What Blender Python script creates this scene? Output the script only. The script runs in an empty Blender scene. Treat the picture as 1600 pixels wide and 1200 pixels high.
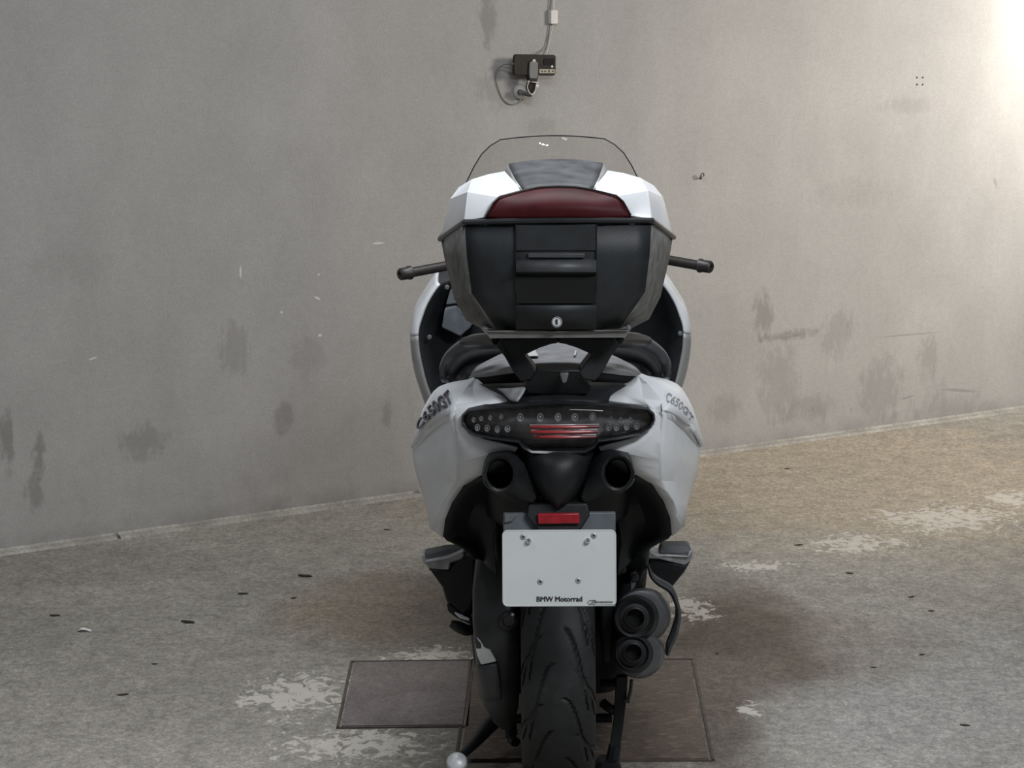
import bpy, bmesh, math, random
from mathutils import Vector, Matrix, noise as mnoise

random.seed(7)
S = bpy.context.scene
COL = S.collection
R = math.radians

# ------------------------------------------------------------------ camera
CAM = Vector((0.0, -4.5, 1.795)); PITCH = R(10.08); FPX = 3600.0
cd = bpy.data.cameras.new('camera'); cam = bpy.data.objects.new('camera', cd); COL.objects.link(cam)
cam.location = CAM; cam.rotation_euler = (math.pi / 2 - PITCH, 0, 0)
cd.sensor_width = 36; cd.lens = FPX / 1600 * 36; cd.clip_start = 0.05; cd.clip_end = 100
S.camera = cam

# ------------------------------------------------------------------ light and exposure
W = bpy.data.worlds.new('garage_ambient'); S.world = W; W.use_nodes = True
W.node_tree.nodes['Background'].inputs[0].default_value = (0.90, 0.95, 1.0, 1)
W.node_tree.nodes['Background'].inputs[1].default_value = 0.13
S.view_settings.view_transform = 'Standard'; S.view_settings.look = 'None'
S.view_settings.exposure = 0.0; S.view_settings.gamma = 1.0; S.view_settings.use_curve_mapping = False


def area(name, loc, target, sx, sy, power, color):
    l = bpy.data.lights.new(name, 'AREA'); l.shape = 'RECTANGLE'; l.size = sx; l.size_y = sy
    l.energy = power; l.color = color
    o = bpy.data.objects.new(name, l); COL.objects.link(o); o.location = loc
    o.rotation_euler = (Vector(target) - Vector(loc)).to_track_quat('-Z', 'Y').to_euler()
    return o


area('overhead_light', (0.1, 0.65, 3.1), (0.1, 0.65, 0), 1.6, 0.3, 54, (0.94, 0.97, 1.0))
area('overhead_light', (1.5, -2.3, 3.1), (0.4, -0.3, 0.3), 1.6, 0.3, 78, (0.94, 0.97, 1.0))
area('overhead_light', (-1.5, -0.9, 3.1), (-1.2, -0.7, 0), 0.3, 1.2, 9, (0.94, 0.97, 1.0))  # extra lamp, added to brighten the left band of the tail
area('wall_tube_light', (2.72, 4.55, 1.75), (2.3, 5.6, 1.7), 0.12, 0.9, 25, (1.0, 0.95, 0.88))
area('entrance_light', (4.0, 2.4, 2.4), (1.8, 4.6, 1.35), 1.0, 0.8, 68, (1.0, 0.94, 0.86)).data.spread = R(115)

# ------------------------------------------------------------------ picture to place
UPV = Vector((0, math.sin(PITCH), math.cos(PITCH))); FWD = Vector((0, math.cos(PITCH), -math.sin(PITCH)))


def ray(px, py):
    return (Vector((1, 0, 0)) * ((px - 800) / FPX) + UPV * ((600 - py) / FPX) + FWD).normalized()


def floor_pt(px, py, z=0.0):
    d = ray(px, py); t = (z - CAM.z) / d.z
    return CAM + d * t


LIFT = 0.004
ROOTM = Matrix.Translation((0.1005, 0, LIFT)) @ Matrix.Rotation(R(-0.5), 4, 'Y') @ Matrix.Rotation(R(-0.25), 4, 'Z')
RINV = ROOTM.inverted(); CAML = RINV @ CAM; RROT = RINV.to_3x3()


def L(px, py, Y):
    """point of the scooter's own frame seen at a pixel, at depth Y along the scooter"""
    d = RROT @ ray(px, py); t = (Y - CAML.y) / d.y
    return CAML + d * t


def P(seq):
    return [L(*p) for p in seq]


def mirr(pts):
    return [Vector((-p.x, p.y, p.z)) for p in pts]


# ------------------------------------------------------------------ materials
MATS = {}


def nodes_of(name):
    m = bpy.data.materials.new(name); m.use_nodes = True
    nt = m.node_tree; return m, nt, nt.nodes['Principled BSDF']


def mat(name, col, rough=0.5, metal=0.0, coat=0.0, var=0.15, scale=30, bump=0.0, bscale=200, emis=0, spec=0.5):
    m, nt, b = nodes_of(name)
    N = nt.nodes; K = nt.links
    tc = N.new('ShaderNodeTexCoord')
    nz = N.new('ShaderNodeTexNoise'); nz.inputs['Scale'].default_value = scale; nz.inputs['Detail'].default_value = 4
    K.new(tc.outputs['Object'], nz.inputs['Vector'])
    rp = N.new('ShaderNodeMapRange'); rp.inputs['From Min'].default_value = 0.3; rp.inputs['From Max'].default_value = 0.7
    rp.inputs['To Min'].default_value = 1 - var; rp.inputs['To Max'].default_value = 1 + var
    K.new(nz.outputs['Fac'], rp.inputs['Value'])
    mx = N.new('ShaderNodeVectorMath'); mx.operation = 'SCALE'; mx.inputs[0].default_value = col
    K.new(rp.outputs['Result'], mx.inputs['Scale']); K.new(mx.outputs['Vector'], b.inputs['Base Color'])
    b.inputs['Roughness'].default_value = rough; b.inputs['Metallic'].default_value = metal
    b.inputs['Coat Weight'].default_value = coat; b.inputs['Coat Roughness'].default_value = 0.08
    b.inputs['Specular IOR Level'].default_value = spec
    if bump:
        n2 = N.new('ShaderNodeTexNoise'); n2.inputs['Scale'].default_value = bscale
        K.new(tc.outputs['Object'], n2.inputs['Vector'])
        bp = N.new('ShaderNodeBump'); bp.inputs['Strength'].default_value = bump; bp.inputs['Distance'].default_value = 0.002
        K.new(n2.outputs['Fac'], bp.inputs['Height']); K.new(bp.outputs['Normal'], b.inputs['Normal'])
    MATS[name] = m
    return m


def glass(name, tint, gloss=0.06, rough=0.03):
    m, nt, b = nodes_of(name); N = nt.nodes; K = nt.links
    out = N['Material Output']; N.remove(b)
    tr = N.new('ShaderNodeBsdfTransparent'); tr.inputs[0].default_value = (*tint, 1)
    gl = N.new('ShaderNodeBsdfGlossy'); gl.inputs['Roughness'].default_value = rough
    lw = N.new('ShaderNodeLayerWeight'); lw.inputs['Blend'].default_value = 0.5
    pw_ = N.new('ShaderNodeMath'); pw_.operation = 'POWER'; K.new(lw.outputs['Facing'], pw_.inputs[0]); pw_.inputs[1].default_value = 4.0
    fr = N.new('ShaderNodeMath'); fr.operation = 'MULTIPLY_ADD'; K.new(pw_.outputs[0], fr.inputs[0]); fr.inputs[1].default_value = 0.45; fr.inputs[2].default_value = 0.035
    mx = N.new('ShaderNodeMixShader')
    K.new(fr.outputs[0], mx.inputs[0]); K.new(tr.outputs[0], mx.inputs[1]); K.new(gl.outputs[0], mx.inputs[2])
    K.new(mx.outputs[0], out.inputs['Surface'])
    return m


M_WHITE = mat('pearl_white_paint', (0.71, 0.73, 0.76), 0.32, coat=0.12, var=0.03, spec=0.35)
M_SILVER = mat('silver_grey_paint', (0.33, 0.33, 0.33), 0.4, metal=0.2, var=0.05)
M_BLACK = mat('black_textured_plastic', (0.010, 0.0115, 0.0135), 0.5, var=0.3, bump=0.15, bscale=400, spec=0.35)
M_DEEP = mat('deep_black_vinyl', (0.006, 0.006, 0.007), 0.7, var=0.2, spec=0.2)
M_SWING = mat('worn_swingarm_black', (0.034, 0.035, 0.037), 0.42, var=0.35, scale=20)
M_BLACKG = mat('black_gloss_plastic', (0.018, 0.019, 0.022), 0.3, var=0.2)
M_SHELL = mat('dark_case_plastic', (0.013, 0.016, 0.019), 0.55, var=0.3, scale=25, bump=0.2, bscale=500)
M_SHELLG = mat('grey_case_side_plastic', (0.125, 0.123, 0.117), 0.6, var=0.3, scale=40, bump=0.2, bscale=500)  # side facets, a lighter grey than the rear shell
M_GREYP = mat('dark_grey_plastic', (0.05, 0.053, 0.058), 0.5, var=0.2)
M_LIDTOP = mat('dusty_lid_plastic', (0.050, 0.053, 0.058), 0.6, var=0.55, scale=22)
M_FOOT = mat('worn_footrest_alloy', (0.34, 0.345, 0.36), 0.5, metal=0.2, var=0.3, scale=40)
M_HOUSE = mat('lamp_housing_grey', (0.26, 0.26, 0.27), 0.35, var=0.3, scale=60)
M_GREYD = mat('dusty_grey_plastic', (0.12, 0.125, 0.132), 0.55, var=0.35, scale=18)
M_PANEL = mat('slate_grey_plastic', (0.10, 0.113, 0.128), 0.5, var=0.15)
M_SEAT = mat('grey_black_seat_vinyl', (0.19, 0.193, 0.205), 0.5, var=0.2, bump=0.2, bscale=350)
M_SEATW = mat('pale_seat_inlay', (0.5, 0.5, 0.5), 0.5, var=0.05)
M_RUBBER = mat('tyre_rubber', (0.013, 0.014, 0.015), 0.62, var=0.35, scale=35, bump=0.2, bscale=300)
M_RED = mat('red_reflector_plastic', (0.048, 0.0075, 0.009), 0.5, coat=0.0, var=0.35, scale=14, spec=0.12)
M_REDP = mat('red_rear_reflector', (0.30, 0.012, 0.02), 0.35, var=0.2, scale=60)
M_REDL = mat('red_light_strip', (0.32, 0.03, 0.035), 0.3, var=0.2)
M_LED = mat('led_reflector_cup', (0.5, 0.51, 0.52), 0.35, metal=0.4, var=0.2)
M_CHROME = mat('chrome_metal', (0.72, 0.73, 0.75), 0.22, metal=1.0, var=0.05)
M_ALU = mat('cast_aluminium', (0.42, 0.43, 0.45), 0.45, metal=0.5, var=0.15)
M_STEEL = mat('brushed_rack_steel', (0.27, 0.27, 0.262), 0.5, metal=0.2, var=0.15)
M_BRIGHT = mat('worn_light_metal', (0.68, 0.70, 0.72), 0.4, metal=0.2, var=0.2)
M_PLATE = mat('white_plate_enamel', (0.64, 0.67, 0.67), 0.4, var=0.025, scale=12)
M_INK = mat('black_ink', (0.012, 0.013, 0.015), 0.5, var=0.0)
M_GREYINK = mat('grey_ink', (0.14, 0.14, 0.14), 0.5, var=0.0)
M_EXH = mat('dark_exhaust_metal', (0.018, 0.019, 0.021), 0.5, metal=0.2, var=0.3, scale=25)
M_EXHG = mat('grey_exhaust_shell', (0.10, 0.103, 0.114), 0.42, metal=0.4, var=0.2, scale=25)
M_HOLE = mat('matte_black', (0.004, 0.004, 0.004), 0.9, var=0.0)  # plain black, also stands in for shade in latch recess and outlets
M_GRIP = mat('brown_black_grip_rubber', (0.022, 0.018, 0.016), 0.42, var=0.25, bump=0.2, bscale=300)
M_GLASS = glass('windshield_acrylic', (0.90, 0.90, 0.90))
M_SMOKE = glass('smoked_lamp_lens', (0.66, 0.66, 0.67), rough=0.08)
M_BADGE = mat('dark_chrome_badge', (0.10, 0.10, 0.125), 0.3, metal=0.5, var=0.3, scale=80)
M_PHONE = mat('phone_back_glass', (0.026, 0.022, 0.018), 0.5, var=0.2, spec=0.12)
M_TAN = mat('tan_label_paper', (0.36, 0.31, 0.24), 0.7, var=0.1)
M_CLAMP = mat('grey_clamp_plastic', (0.11, 0.115, 0.115), 0.5, var=0.1)
M_CABLE = mat('grey_cable_sheath', (0.16, 0.15, 0.14), 0.6, var=0.05)
M_CABLEW = mat('white_cable_sheath', (0.55, 0.53, 0.50), 0.6, var=0.05)
M_KNOB = mat('off_white_plastic', (0.50, 0.48, 0.45), 0.4, var=0.08)
M_LEAF = mat('dry_dark_leaf', (0.030, 0.022, 0.016), 0.8, var=0.3)
M_PAPER = mat('white_paper_scrap', (0.75, 0.74, 0.72), 0.8, var=0.05)
M_RUST = mat('rusty_iron', (0.085, 0.068, 0.058), 0.7, var=0.3)


# ------------------------------------------------------------------ mesh tools
def cr(pts, n):
    """Catmull-Rom through pts, n steps per span"""
    if n <= 1 or len(pts) < 3:
        if n <= 1: return list(pts)
        out = []
        for a, b in zip(pts, pts[1:]):
            out += [a.lerp(b, i / n) for i in range(n)]
        return out + [pts[-1]]
    out = []
    q = [pts[0] * 2 - pts[1]] + list(pts) + [pts[-1] * 2 - pts[-2]]
    for i in range(1, len(q) - 2):
        a, b, c, d = q[i - 1:i + 3]
        for k in range(n):
            t = k / n
            out.append(0.5 * ((2 * b) + (c - a) * t + (2 * a - 5 * b + 4 * c - d) * t * t + (3 * b - a - 3 * c + d) * t ** 3))
    return out + [pts[-1]]


class MB:
    def __init__(s): s.v = []; s.f = []

    def add(s, vs, fs):
        o = len(s.v); s.v += [Vector(v) for v in vs]; s.f += [tuple(i + o for i in f) for f in fs]; return s

    def grid(s, rows, nu=1, nv=1, close=False):
        rows = [cr(r, nu) for r in rows]
        if nv > 1:
            cols = [cr([r[i] for r in rows], nv) for i in range(len(rows[0]))]
            rows = [[c[j] for c in cols] for j in range(len(cols[0]))]
        w = len(rows[0]); vs = [p for r in rows for p in r]; fs = []
        for j in range(len(rows) - 1):
            for i in range(w - 1 + (1 if close else 0)):
                k = (i + 1) % w
                fs.append((j * w + i, j * w + k, (j + 1) * w + k, (j + 1) * w + i))
        return s.add(vs, fs)

    def rings(s, rings, caps=True):
        w = len(rings[0]); vs = [p for r in rings for p in r]; fs = []
        for j in range(len(rings) - 1):
            for i in range(w):
                k = (i + 1) % w
                fs.append((j * w + i, j * w + k, (j + 1) * w + k, (j + 1) * w + i))
        if caps:
            fs.append(tuple(range(w))); n = (len(rings) - 1) * w; fs.append(tuple(n + i for i in range(w)))
        return s.add(vs, fs)

    def tube(s, path, rad, n=10, sub=1, flat=1.0, caps=True):
        if sub > 1:
            if isinstance(rad, (list, tuple)):
                rr = []
                for a, b in zip(rad, rad[1:]): rr += [a + (b - a) * i / sub for i in range(sub)]
                rad = rr + [rad[-1]]
            path = cr(path, sub)
        rings = []; up = None
        for i, p in enumerate(path):
            t = (path[min(i + 1, len(path) - 1)] - path[max(i - 1, 0)]).normalized()
            if up is None:
                up = Vector((0, 0, 1)) if abs(t.z) < 0.9 else Vector((0, 1, 0))
            a = t.cross(up).normalized(); b = a.cross(t).normalized(); up = b
            r = rad[i] if isinstance(rad, (list, tuple)) else rad
            rings.append([p + a * (r * math.cos(2 * math.pi * k / n)) + b * (r * flat * math.sin(2 * math.pi * k / n)) for k in range(n)])
        return s.rings(rings, caps)

    def prism(s, outline, off):
        off = Vector(off); return s.rings([outline, [p + off for p in outline]])

    def box(s, c, h):
        x, y, z = c; a, b, d = h
        o = [Vector((x + i * a, y - b, z + j * d)) for i, j in ((-1, -1), (1, -1), (1, 1), (-1, 1))]
        return s.prism(o, (0, 2 * b, 0))

    def disc(s, c, axis, r, h, n=16):
        c = Vector(c); axis = Vector(axis).normalized()
        return s.lathe(c, axis, [(0.0001, 0), (r * .85, 0), (r, h * .25), (r, h)], n)

    def lathe(s, c, axis, prof, n=24, sx=1.0):
        c = Vector(c); axis = Vector(axis).normalized()
        a = axis.orthogonal().normalized()
        if abs(axis.x) < 0.5: a = (Vector((1, 0, 0)) - axis * axis.x).normalized()
        b = axis.cross(a)
        rings = [[c + axis * t + a * (r * sx * math.cos(2 * math.pi * k / n)) + b * (r * math.sin(2 * math.pi * k / n)) for k in range(n)] for r, t in prof]
        return s.rings(rings)

    def mirror(s):
        m = MB(); m.v = [Vector((-p.x, p.y, p.z)) for p in s.v]; m.f = [tuple(reversed(f)) for f in s.f]; return m

    def merge(s, o): return s.add(o.v, o.f)

    def build(s, name, material, parent=None, ang=35, solid=0, bevel=0, weld=True, label=None, flip=False):
        me = bpy.data.meshes.new(name)
        bm = bmesh.new()
        vs = [bm.verts.new(p) for p in s.v]
        for f in s.f:
            try: bm.faces.new([vs[i] for i in f])
            except ValueError: pass
        if weld: bmesh.ops.remove_doubles(bm, verts=bm.verts, dist=1e-5)
        bmesh.ops.recalc_face_normals(bm, faces=bm.faces)
        for f in bm.faces: f.smooth = True
        bm.to_mesh(me); bm.free()
        me.set_sharp_from_angle(angle=R(ang))
        me.materials.append(material)
        o = bpy.data.objects.new(name, me); COL.objects.link(o)
        if parent: o.parent = parent
        if solid:
            md = o.modifiers.new('solid', 'SOLIDIFY'); md.thickness = abs(solid); md.offset = -1 if solid > 0 else 1
        if bevel:
            md = o.modifiers.new('bevel', 'BEVEL'); md.width = bevel; md.segments = 2; md.limit_method = 'ANGLE'; md.angle_limit = R(40)
        if label: o['label'] = label
        return o


def tag(o, label, cat, group=None):
    o['label'] = label; o['category'] = cat
    if group: o['group'] = group
    return o


def empty(name, M):
    o = bpy.data.objects.new(name, None); COL.objects.link(o); o.matrix_world = M; o.empty_display_size = 0.1
    return o


def pair(name, mb, m, parent, **k):
    r = mb.build(name, m, parent, **k); l = mb.mirror().build(name, m, parent, **k)
    return r, l


def text(body, size, m, parent, M, name='lettering', depth=0.0005, fat=0.0, sx=1.0, shear=0.0):
    cu = bpy.data.curves.new(name, 'FONT'); cu.body = body; cu.size = size; cu.extrude = depth
    cu.align_x = 'CENTER'; cu.align_y = 'CENTER'; cu.shear = shear; cu.resolution_u = 3
    t = bpy.data.objects.new(name, cu); COL.objects.link(t)
    bpy.context.view_layer.update()
    me = bpy.data.meshes.new_from_object(t.evaluated_get(bpy.context.evaluated_depsgraph_get()))
    bpy.data.objects.remove(t); bpy.data.curves.remove(cu)
    vs = [v.co.copy() for v in me.vertices]; fs = [tuple(p.vertices) for p in me.polygons]; bpy.data.meshes.remove(me)
    b = MB()
    for dx, dy, dz in (((-fat, 0, 0), (fat, 0, .00002), (0, fat * .6, .00004), (0, -fat * .6, .00006)) if fat else ((0, 0, 0),)):
        b.add([M @ Vector((v.x * sx + dx, v.y + dy, v.z + dz)) for v in vs], fs)
    return b.build(name, m, parent, weld=False)


# ------------------------------------------------------------------ shader helpers for floor and wall
class G:
    def __init__(s, name):
        s.m, s.nt, s.b = nodes_of(name); s.N = s.nt.nodes; s.K = s.nt.links
        s.tc = s.N.new('ShaderNodeTexCoord').outputs['Object']
        s.sep = s.N.new('ShaderNodeSeparateXYZ'); s.K.new(s.tc, s.sep.inputs[0])

    def put(s, inp, v):
        if hasattr(v, 'is_linked') or hasattr(v, 'links'): s.K.new(v, inp)
        else: inp.default_value = v

    def math(s, op, a, b=0.0, c=None, clamp=False):
        n = s.N.new('ShaderNodeMath'); n.operation = op; n.use_clamp = clamp
        s.put(n.inputs[0], a); s.put(n.inputs[1], b)
        if c is not None: s.put(n.inputs[2], c)
        return n.outputs[0]

    def noise(s, scale, detail=4, rough=0.55, stretch=(1, 1, 1), dist=0.0):
        mp = s.N.new('ShaderNodeMapping'); mp.inputs['Scale'].default_value = stretch; s.K.new(s.tc, mp.inputs[0])
        n = s.N.new('ShaderNodeTexNoise'); n.inputs['Scale'].default_value = scale; n.inputs['Detail'].default_value = detail
        n.inputs['Roughness'].default_value = rough; n.inputs['Distortion'].default_value = dist
        s.K.new(mp.outputs[0], n.inputs['Vector']); return n.outputs['Fac']

    def ramp(s, v, a, b, lo=0.0, hi=1.0):
        n = s.N.new('ShaderNodeMapRange'); n.inputs['From Min'].default_value = a; n.inputs['From Max'].default_value = b
        n.inputs['To Min'].default_value = lo; n.inputs['To Max'].default_value = hi
        s.put(n.inputs['Value'], v); return n.outputs['Result']

    def blob(s, ax, ay, cx, cy, rx, ry, rot=0.0):
        """soft ellipse: 1 in the middle to 0 at the rim"""
        dx = s.math('SUBTRACT', s.sep.outputs[ax], cx); dy = s.math('SUBTRACT', s.sep.outputs[ay], cy)
        c, q = math.cos(rot), math.sin(rot)
        u = s.math('ADD', s.math('MULTIPLY', dx, c / rx), s.math('MULTIPLY', dy, q / rx))
        v = s.math('ADD', s.math('MULTIPLY', dx, -q / ry), s.math('MULTIPLY', dy, c / ry))
        d = s.math('SQRT', s.math('ADD', s.math('MULTIPLY', u, u), s.math('MULTIPLY', v, v)))
        return s.math('SUBTRACT', 1.0, d, clamp=True)

    def mix(s, fac, a, b):
        n = s.N.new('ShaderNodeMix'); n.data_type = 'RGBA'
        s.put(n.inputs[0], fac)
        for i, v in ((6, a), (7, b)):
            if isinstance(v, tuple): n.inputs[i].default_value = (*v, 1)
            else: s.K.new(v, n.inputs[i])
        return n.outputs[2]

    def mul(s, col, v):
        n = s.N.new('ShaderNodeVectorMath'); n.operation = 'SCALE'; s.K.new(col, n.inputs[0]); s.put(n.inputs['Scale'], v)
        return n.outputs[0]

    def finish(s, col, rough, bumpv=None, strength=0.3, dist=0.004):
        s.K.new(col, s.b.inputs['Base Color']); s.put(s.b.inputs['Roughness'], rough)
        if bumpv is not None:
            bp = s.N.new('ShaderNodeBump'); bp.inputs['Strength'].default_value = strength; bp.inputs['Distance'].default_value = dist
            s.K.new(bumpv, bp.inputs['Height']); s.K.new(bp.outputs['Normal'], s.b.inputs['Normal'])
        return s.m


# ------------------------------------------------------------------ the setting: floor
def structure(o): o['kind'] = 'structure'; return o


def floor_ellipse(px, py, wx, hy):
    """centre and half sizes on the floor of a patch that spans wx by hy pixels half-widths"""
    c = floor_pt(px, py); e = floor_pt(px + wx, py); t = floor_pt(px, py - hy); b = floor_pt(px, py + hy)
    return c.x, c.y, abs(e.x - c.x), abs(t.y - b.y) / 2


def floor_material():
    g = G('worn_concrete_floor')
    base = g.mix(g.ramp(g.noise(1.3, 5, 0.6), 0.35, 0.65), (0.25, 0.232, 0.203), (0.32, 0.298, 0.26))
    # wide stains and tone patches
    for (px, py, w, h, col, f) in ((620, 950, 190, 60, (0.29, 0.23, 0.165), 0.7), (1320, 740, 420, 110, (0.40, 0.335, 0.25), 0.75),
                                   (1400, 1080, 360, 150, (0.315, 0.305, 0.29), 0.8), (150, 1120, 380, 140, (0.27, 0.25, 0.215), 0.5),
                                   (900, 790, 300, 60, (0.27, 0.225, 0.165), 0.5), (100, 880, 300, 40, (0.20, 0.185, 0.165), 0.6),
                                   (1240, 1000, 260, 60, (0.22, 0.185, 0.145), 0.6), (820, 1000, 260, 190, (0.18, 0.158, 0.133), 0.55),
                                   (1150, 1010, 150, 110, (0.125, 0.098, 0.076), 0.9), (1112, 1100, 70, 120, (0.13, 0.104, 0.082), 0.9)):  # dark pair: part stain, part painted shadow of the scooter
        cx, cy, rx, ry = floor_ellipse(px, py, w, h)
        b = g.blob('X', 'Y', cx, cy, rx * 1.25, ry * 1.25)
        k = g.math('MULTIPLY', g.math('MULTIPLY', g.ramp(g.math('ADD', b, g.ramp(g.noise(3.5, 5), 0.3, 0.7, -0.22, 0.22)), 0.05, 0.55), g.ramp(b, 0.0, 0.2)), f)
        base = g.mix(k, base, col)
    # directional brushed scuffs and grain
    fine = g.noise(52, 6, 0.75, (1, 0.8, 1)); mid = g.noise(14, 5, 0.65, (1, 0.8, 1))
    v = g.math('MULTIPLY', g.ramp(fine, 0.3, 0.7, 0.58, 1.42), g.ramp(mid, 0.3, 0.7, 0.80, 1.20))
    v = g.math('MULTIPLY', v, g.ramp(g.noise(130, 4, 0.75), 0.3, 0.7, 0.62, 1.38))
    base = g.mul(base, v)
    # dark crumbs ground into the surface
    crumbs = g.ramp(g.noise(60, 5, 0.75, (0.8, 1, 1)), 0.62, 0.72)
    base = g.mix(g.math('MULTIPLY', crumbs, 0.65), base, (0.06, 0.05, 0.042))
    # flaking pale paint
    fl = None
    for (px, py, w, h, r) in ((470, 1085, 130, 55, 0), (560, 1165, 200, 45, 0), (680, 1025, 120, 24, 0), (1480, 810, 200, 34, 0.75),
                              (1340, 850, 130, 26, 0.6), (1080, 950, 60, 34, 0.3), (1170, 1110, 34, 22, 0), (1180, 885, 90, 14, 0.4),
                              (400, 1090, 60, 25, 0), (1580, 780, 70, 24, 0.5)):
        cx, cy, rx, ry = floor_ellipse(px, py, w, h)
        b = g.blob('X', 'Y', cx, cy, rx, ry, r * 0.6)
        fl = b if fl is None else g.math('MAXIMUM', fl, b)
    fn = g.noise(34, 6, 0.68, (0.85, 0.65, 1), 0.9)
    flm = g.ramp(g.math('ADD', fn, g.math('MULTIPLY', fl, 0.26)), 0.635, 0.69)
    flm = g.math('MULTIPLY', flm, g.ramp(fl, 0.02, 0.2))
    base = g.mix(g.math('MULTIPLY', flm, 0.85), base, (0.60, 0.56, 0.50))
    bumpv = g.math('ADD', g.math('MULTIPLY', fine, 0.5), g.math('MULTIPLY', flm, 0.35))
    return g.finish(base, 0.8, bumpv, 0.35, 0.004)


mf = MB(); mf.add([(-7, -6, 0), (9, -6, 0), (9, 12, 0), (-7, 12, 0), (-7, -6, -.1), (9, -6, -.1), (9, 12, -.1), (-7, 12, -.1)],
                  [(0, 1, 2, 3), (4, 5, 6, 7), (0, 1, 5, 4), (1, 2, 6, 5), (2, 3, 7, 6), (3, 0, 4, 7)])
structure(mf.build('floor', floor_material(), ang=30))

# ------------------------------------------------------------------ the setting: slanting back wall
WA = floor_pt(0, 866); WB = floor_pt(1600, 640)
WDIR = (WB - WA); WDIR.z = 0; WDIR.normalize(); WANG = math.atan2(WDIR.y, WDIR.x)
WNOR = Vector((WDIR.y, -WDIR.x, 0))            # towards the camera
WMID = (WA + WB) / 2
WALLM = Matrix.Translation(WMID) @ Matrix.Rotation(WANG, 4, 'Z')
WINV = WALLM.inverted()


def wall_pt(px, py, out=0.0):
    d = ray(px, py); t = ((WMID + WNOR * out) - CAM).dot(WNOR) / d.dot(WNOR)
    return CAM + d * t


def wall_loc(px, py, out=0.0): return WINV @ wall_pt(px, py, out)


def wall_material():
    g = G('smudged_painted_concrete')
    base = g.mix(g.ramp(g.noise(0.9, 5, 0.55), 0.35, 0.65), (0.295, 0.285, 0.274), (0.33, 0.318, 0.305))
    base = g.mul(base, g.ramp(g.noise(4.0, 5, 0.6, (1, 1, 0.7)), 0.3, 0.7, 0.93, 1.07))
    base = g.mul(base, g.ramp(g.noise(140, 4, 0.75), 0.3, 0.7, 0.88, 1.12))
    base = g.mul(base, g.ramp(g.noise(38, 4, 0.7), 0.3, 0.7, 0.95, 1.05))
    # stained lower zone, then a darker band along the foot
    low = g.ramp(g.sep.outputs['Z'], 0.0, 0.62, 1.0, 0.0)
    spots = g.ramp(g.noise(7.5, 5, 0.65, (1, 1, 0.55)), 0.56, 0.72)
    base = g.mix(g.math('MULTIPLY', g.math('MULTIPLY', spots, low), 0.4), base, (0.17, 0.16, 0.15))
    foot = g.ramp(g.sep.outputs['Z'], 0.0, 0.075, 1.0, 0.0)
    base = g.mix(g.math('MULTIPLY', foot, g.ramp(g.noise(9, 4), 0.35, 0.65, 0.15, 0.6)), base, (0.15, 0.14, 0.13))
    for (px, py, w, h, f) in ((10, 690, 12, 46, .9), (60, 712, 10, 34, .9), (54, 772, 14, 24, .8), (225, 690, 34, 26, .65), (443, 655, 16, 24, .7),
                              (605, 648, 8, 20, .6), (366, 545, 22, 40, .5), (480, 560, 26, 30, .35), (1192, 490, 14, 34, .8), (1310, 520, 24, 36, .45),
                              (1230, 524, 44, 8, .75), (1375, 610, 30, 50, .5), (1480, 640, 50, 26, .4), (1215, 600, 30, 60, .4), (1450, 560, 16, 30, .45),
                              (762, 18, 14, 50, .75), (845, 200, 22, 14, .35), (790, 140, 40, 30, .45), (1260, 640, 40, 20, .45), (1420, 165, 40, 12, .3),  # patch left of the phone mount paints in its cast shadow
                              (1130, 640, 24, 20, .45), (1330, 300, 60, 20, .22), (115, 420, 60, 30, .15)):
        c = wall_loc(px, py); e = wall_loc(px + w, py); t = wall_loc(px, py - h)
        b = g.blob('X', 'Z', c.x, c.z, abs(e.x - c.x) * 1.5, abs(t.z - c.z) * 1.5)
        k = g.ramp(g.math('ADD', b, g.ramp(g.noise(30, 6, 0.7, (1, 1, 0.5)), 0.3, 0.7, -0.55, 0.55)), 0.15, 0.6, 0.0, f * 0.78)
        k = g.math('MULTIPLY', k, g.ramp(b, 0.0, 0.25))
        base = g.mix(k, base, (0.17, 0.16, 0.15))
    # pale chips where the paint is scratched
    for (px, py, w, h, a) in ((376, 425, 2.2, 13, 0), (591, 380, 13, 2.0, 0), (496, 466, 7, 2.4, -0.5), (440, 488, 2.5, 3, 0), (500, 524, 4, 3, 0),
                              (145, 560, 9, 1.8, 0.2), (498, 429, 3, 1.5, .4)):
        c = wall_loc(px, py); e = wall_loc(px + w, py); t = wall_loc(px, py - h)
        b = g.blob('X', 'Z', c.x, c.z, abs(e.x - c.x) * 1.2, abs(t.z - c.z) * 1.2, a)
        base = g.mix(g.ramp(b, 0.25, 0.6), base, (0.55, 0.53, 0.50))
    # thin dark scratches
    for (px, py, w, h, a) in ((1245, 524, 9, 1.6, .1), (1222, 528, 14, 1.4, 0), (1325, 507, 1.6, 6, 0), (1420, 523, 50, 1.2, -.02), (1270, 639, 1.6, 5, 0),
                              (1330, 640, 1.5, 4, 0), (1555, 285, 2, 9, .4), (1418, 621, 12, 1.6, .1), (1500, 610, 28, 2.5, -.15)):
        c = wall_loc(px, py); e = wall_loc(px + w, py); t = wall_loc(px, py - h)
        b = g.blob('X', 'Z', c.x, c.z, abs(e.x - c.x) * 1.3, abs(t.z - c.z) * 1.3, a)
        base = g.mix(g.ramp(b, 0.05, 0.6, 0, 0.5), base, (0.16, 0.15, 0.14))
    return g.finish(base, 0.85, g.noise(60, 5, 0.7), 0.25, 0.004)


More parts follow.
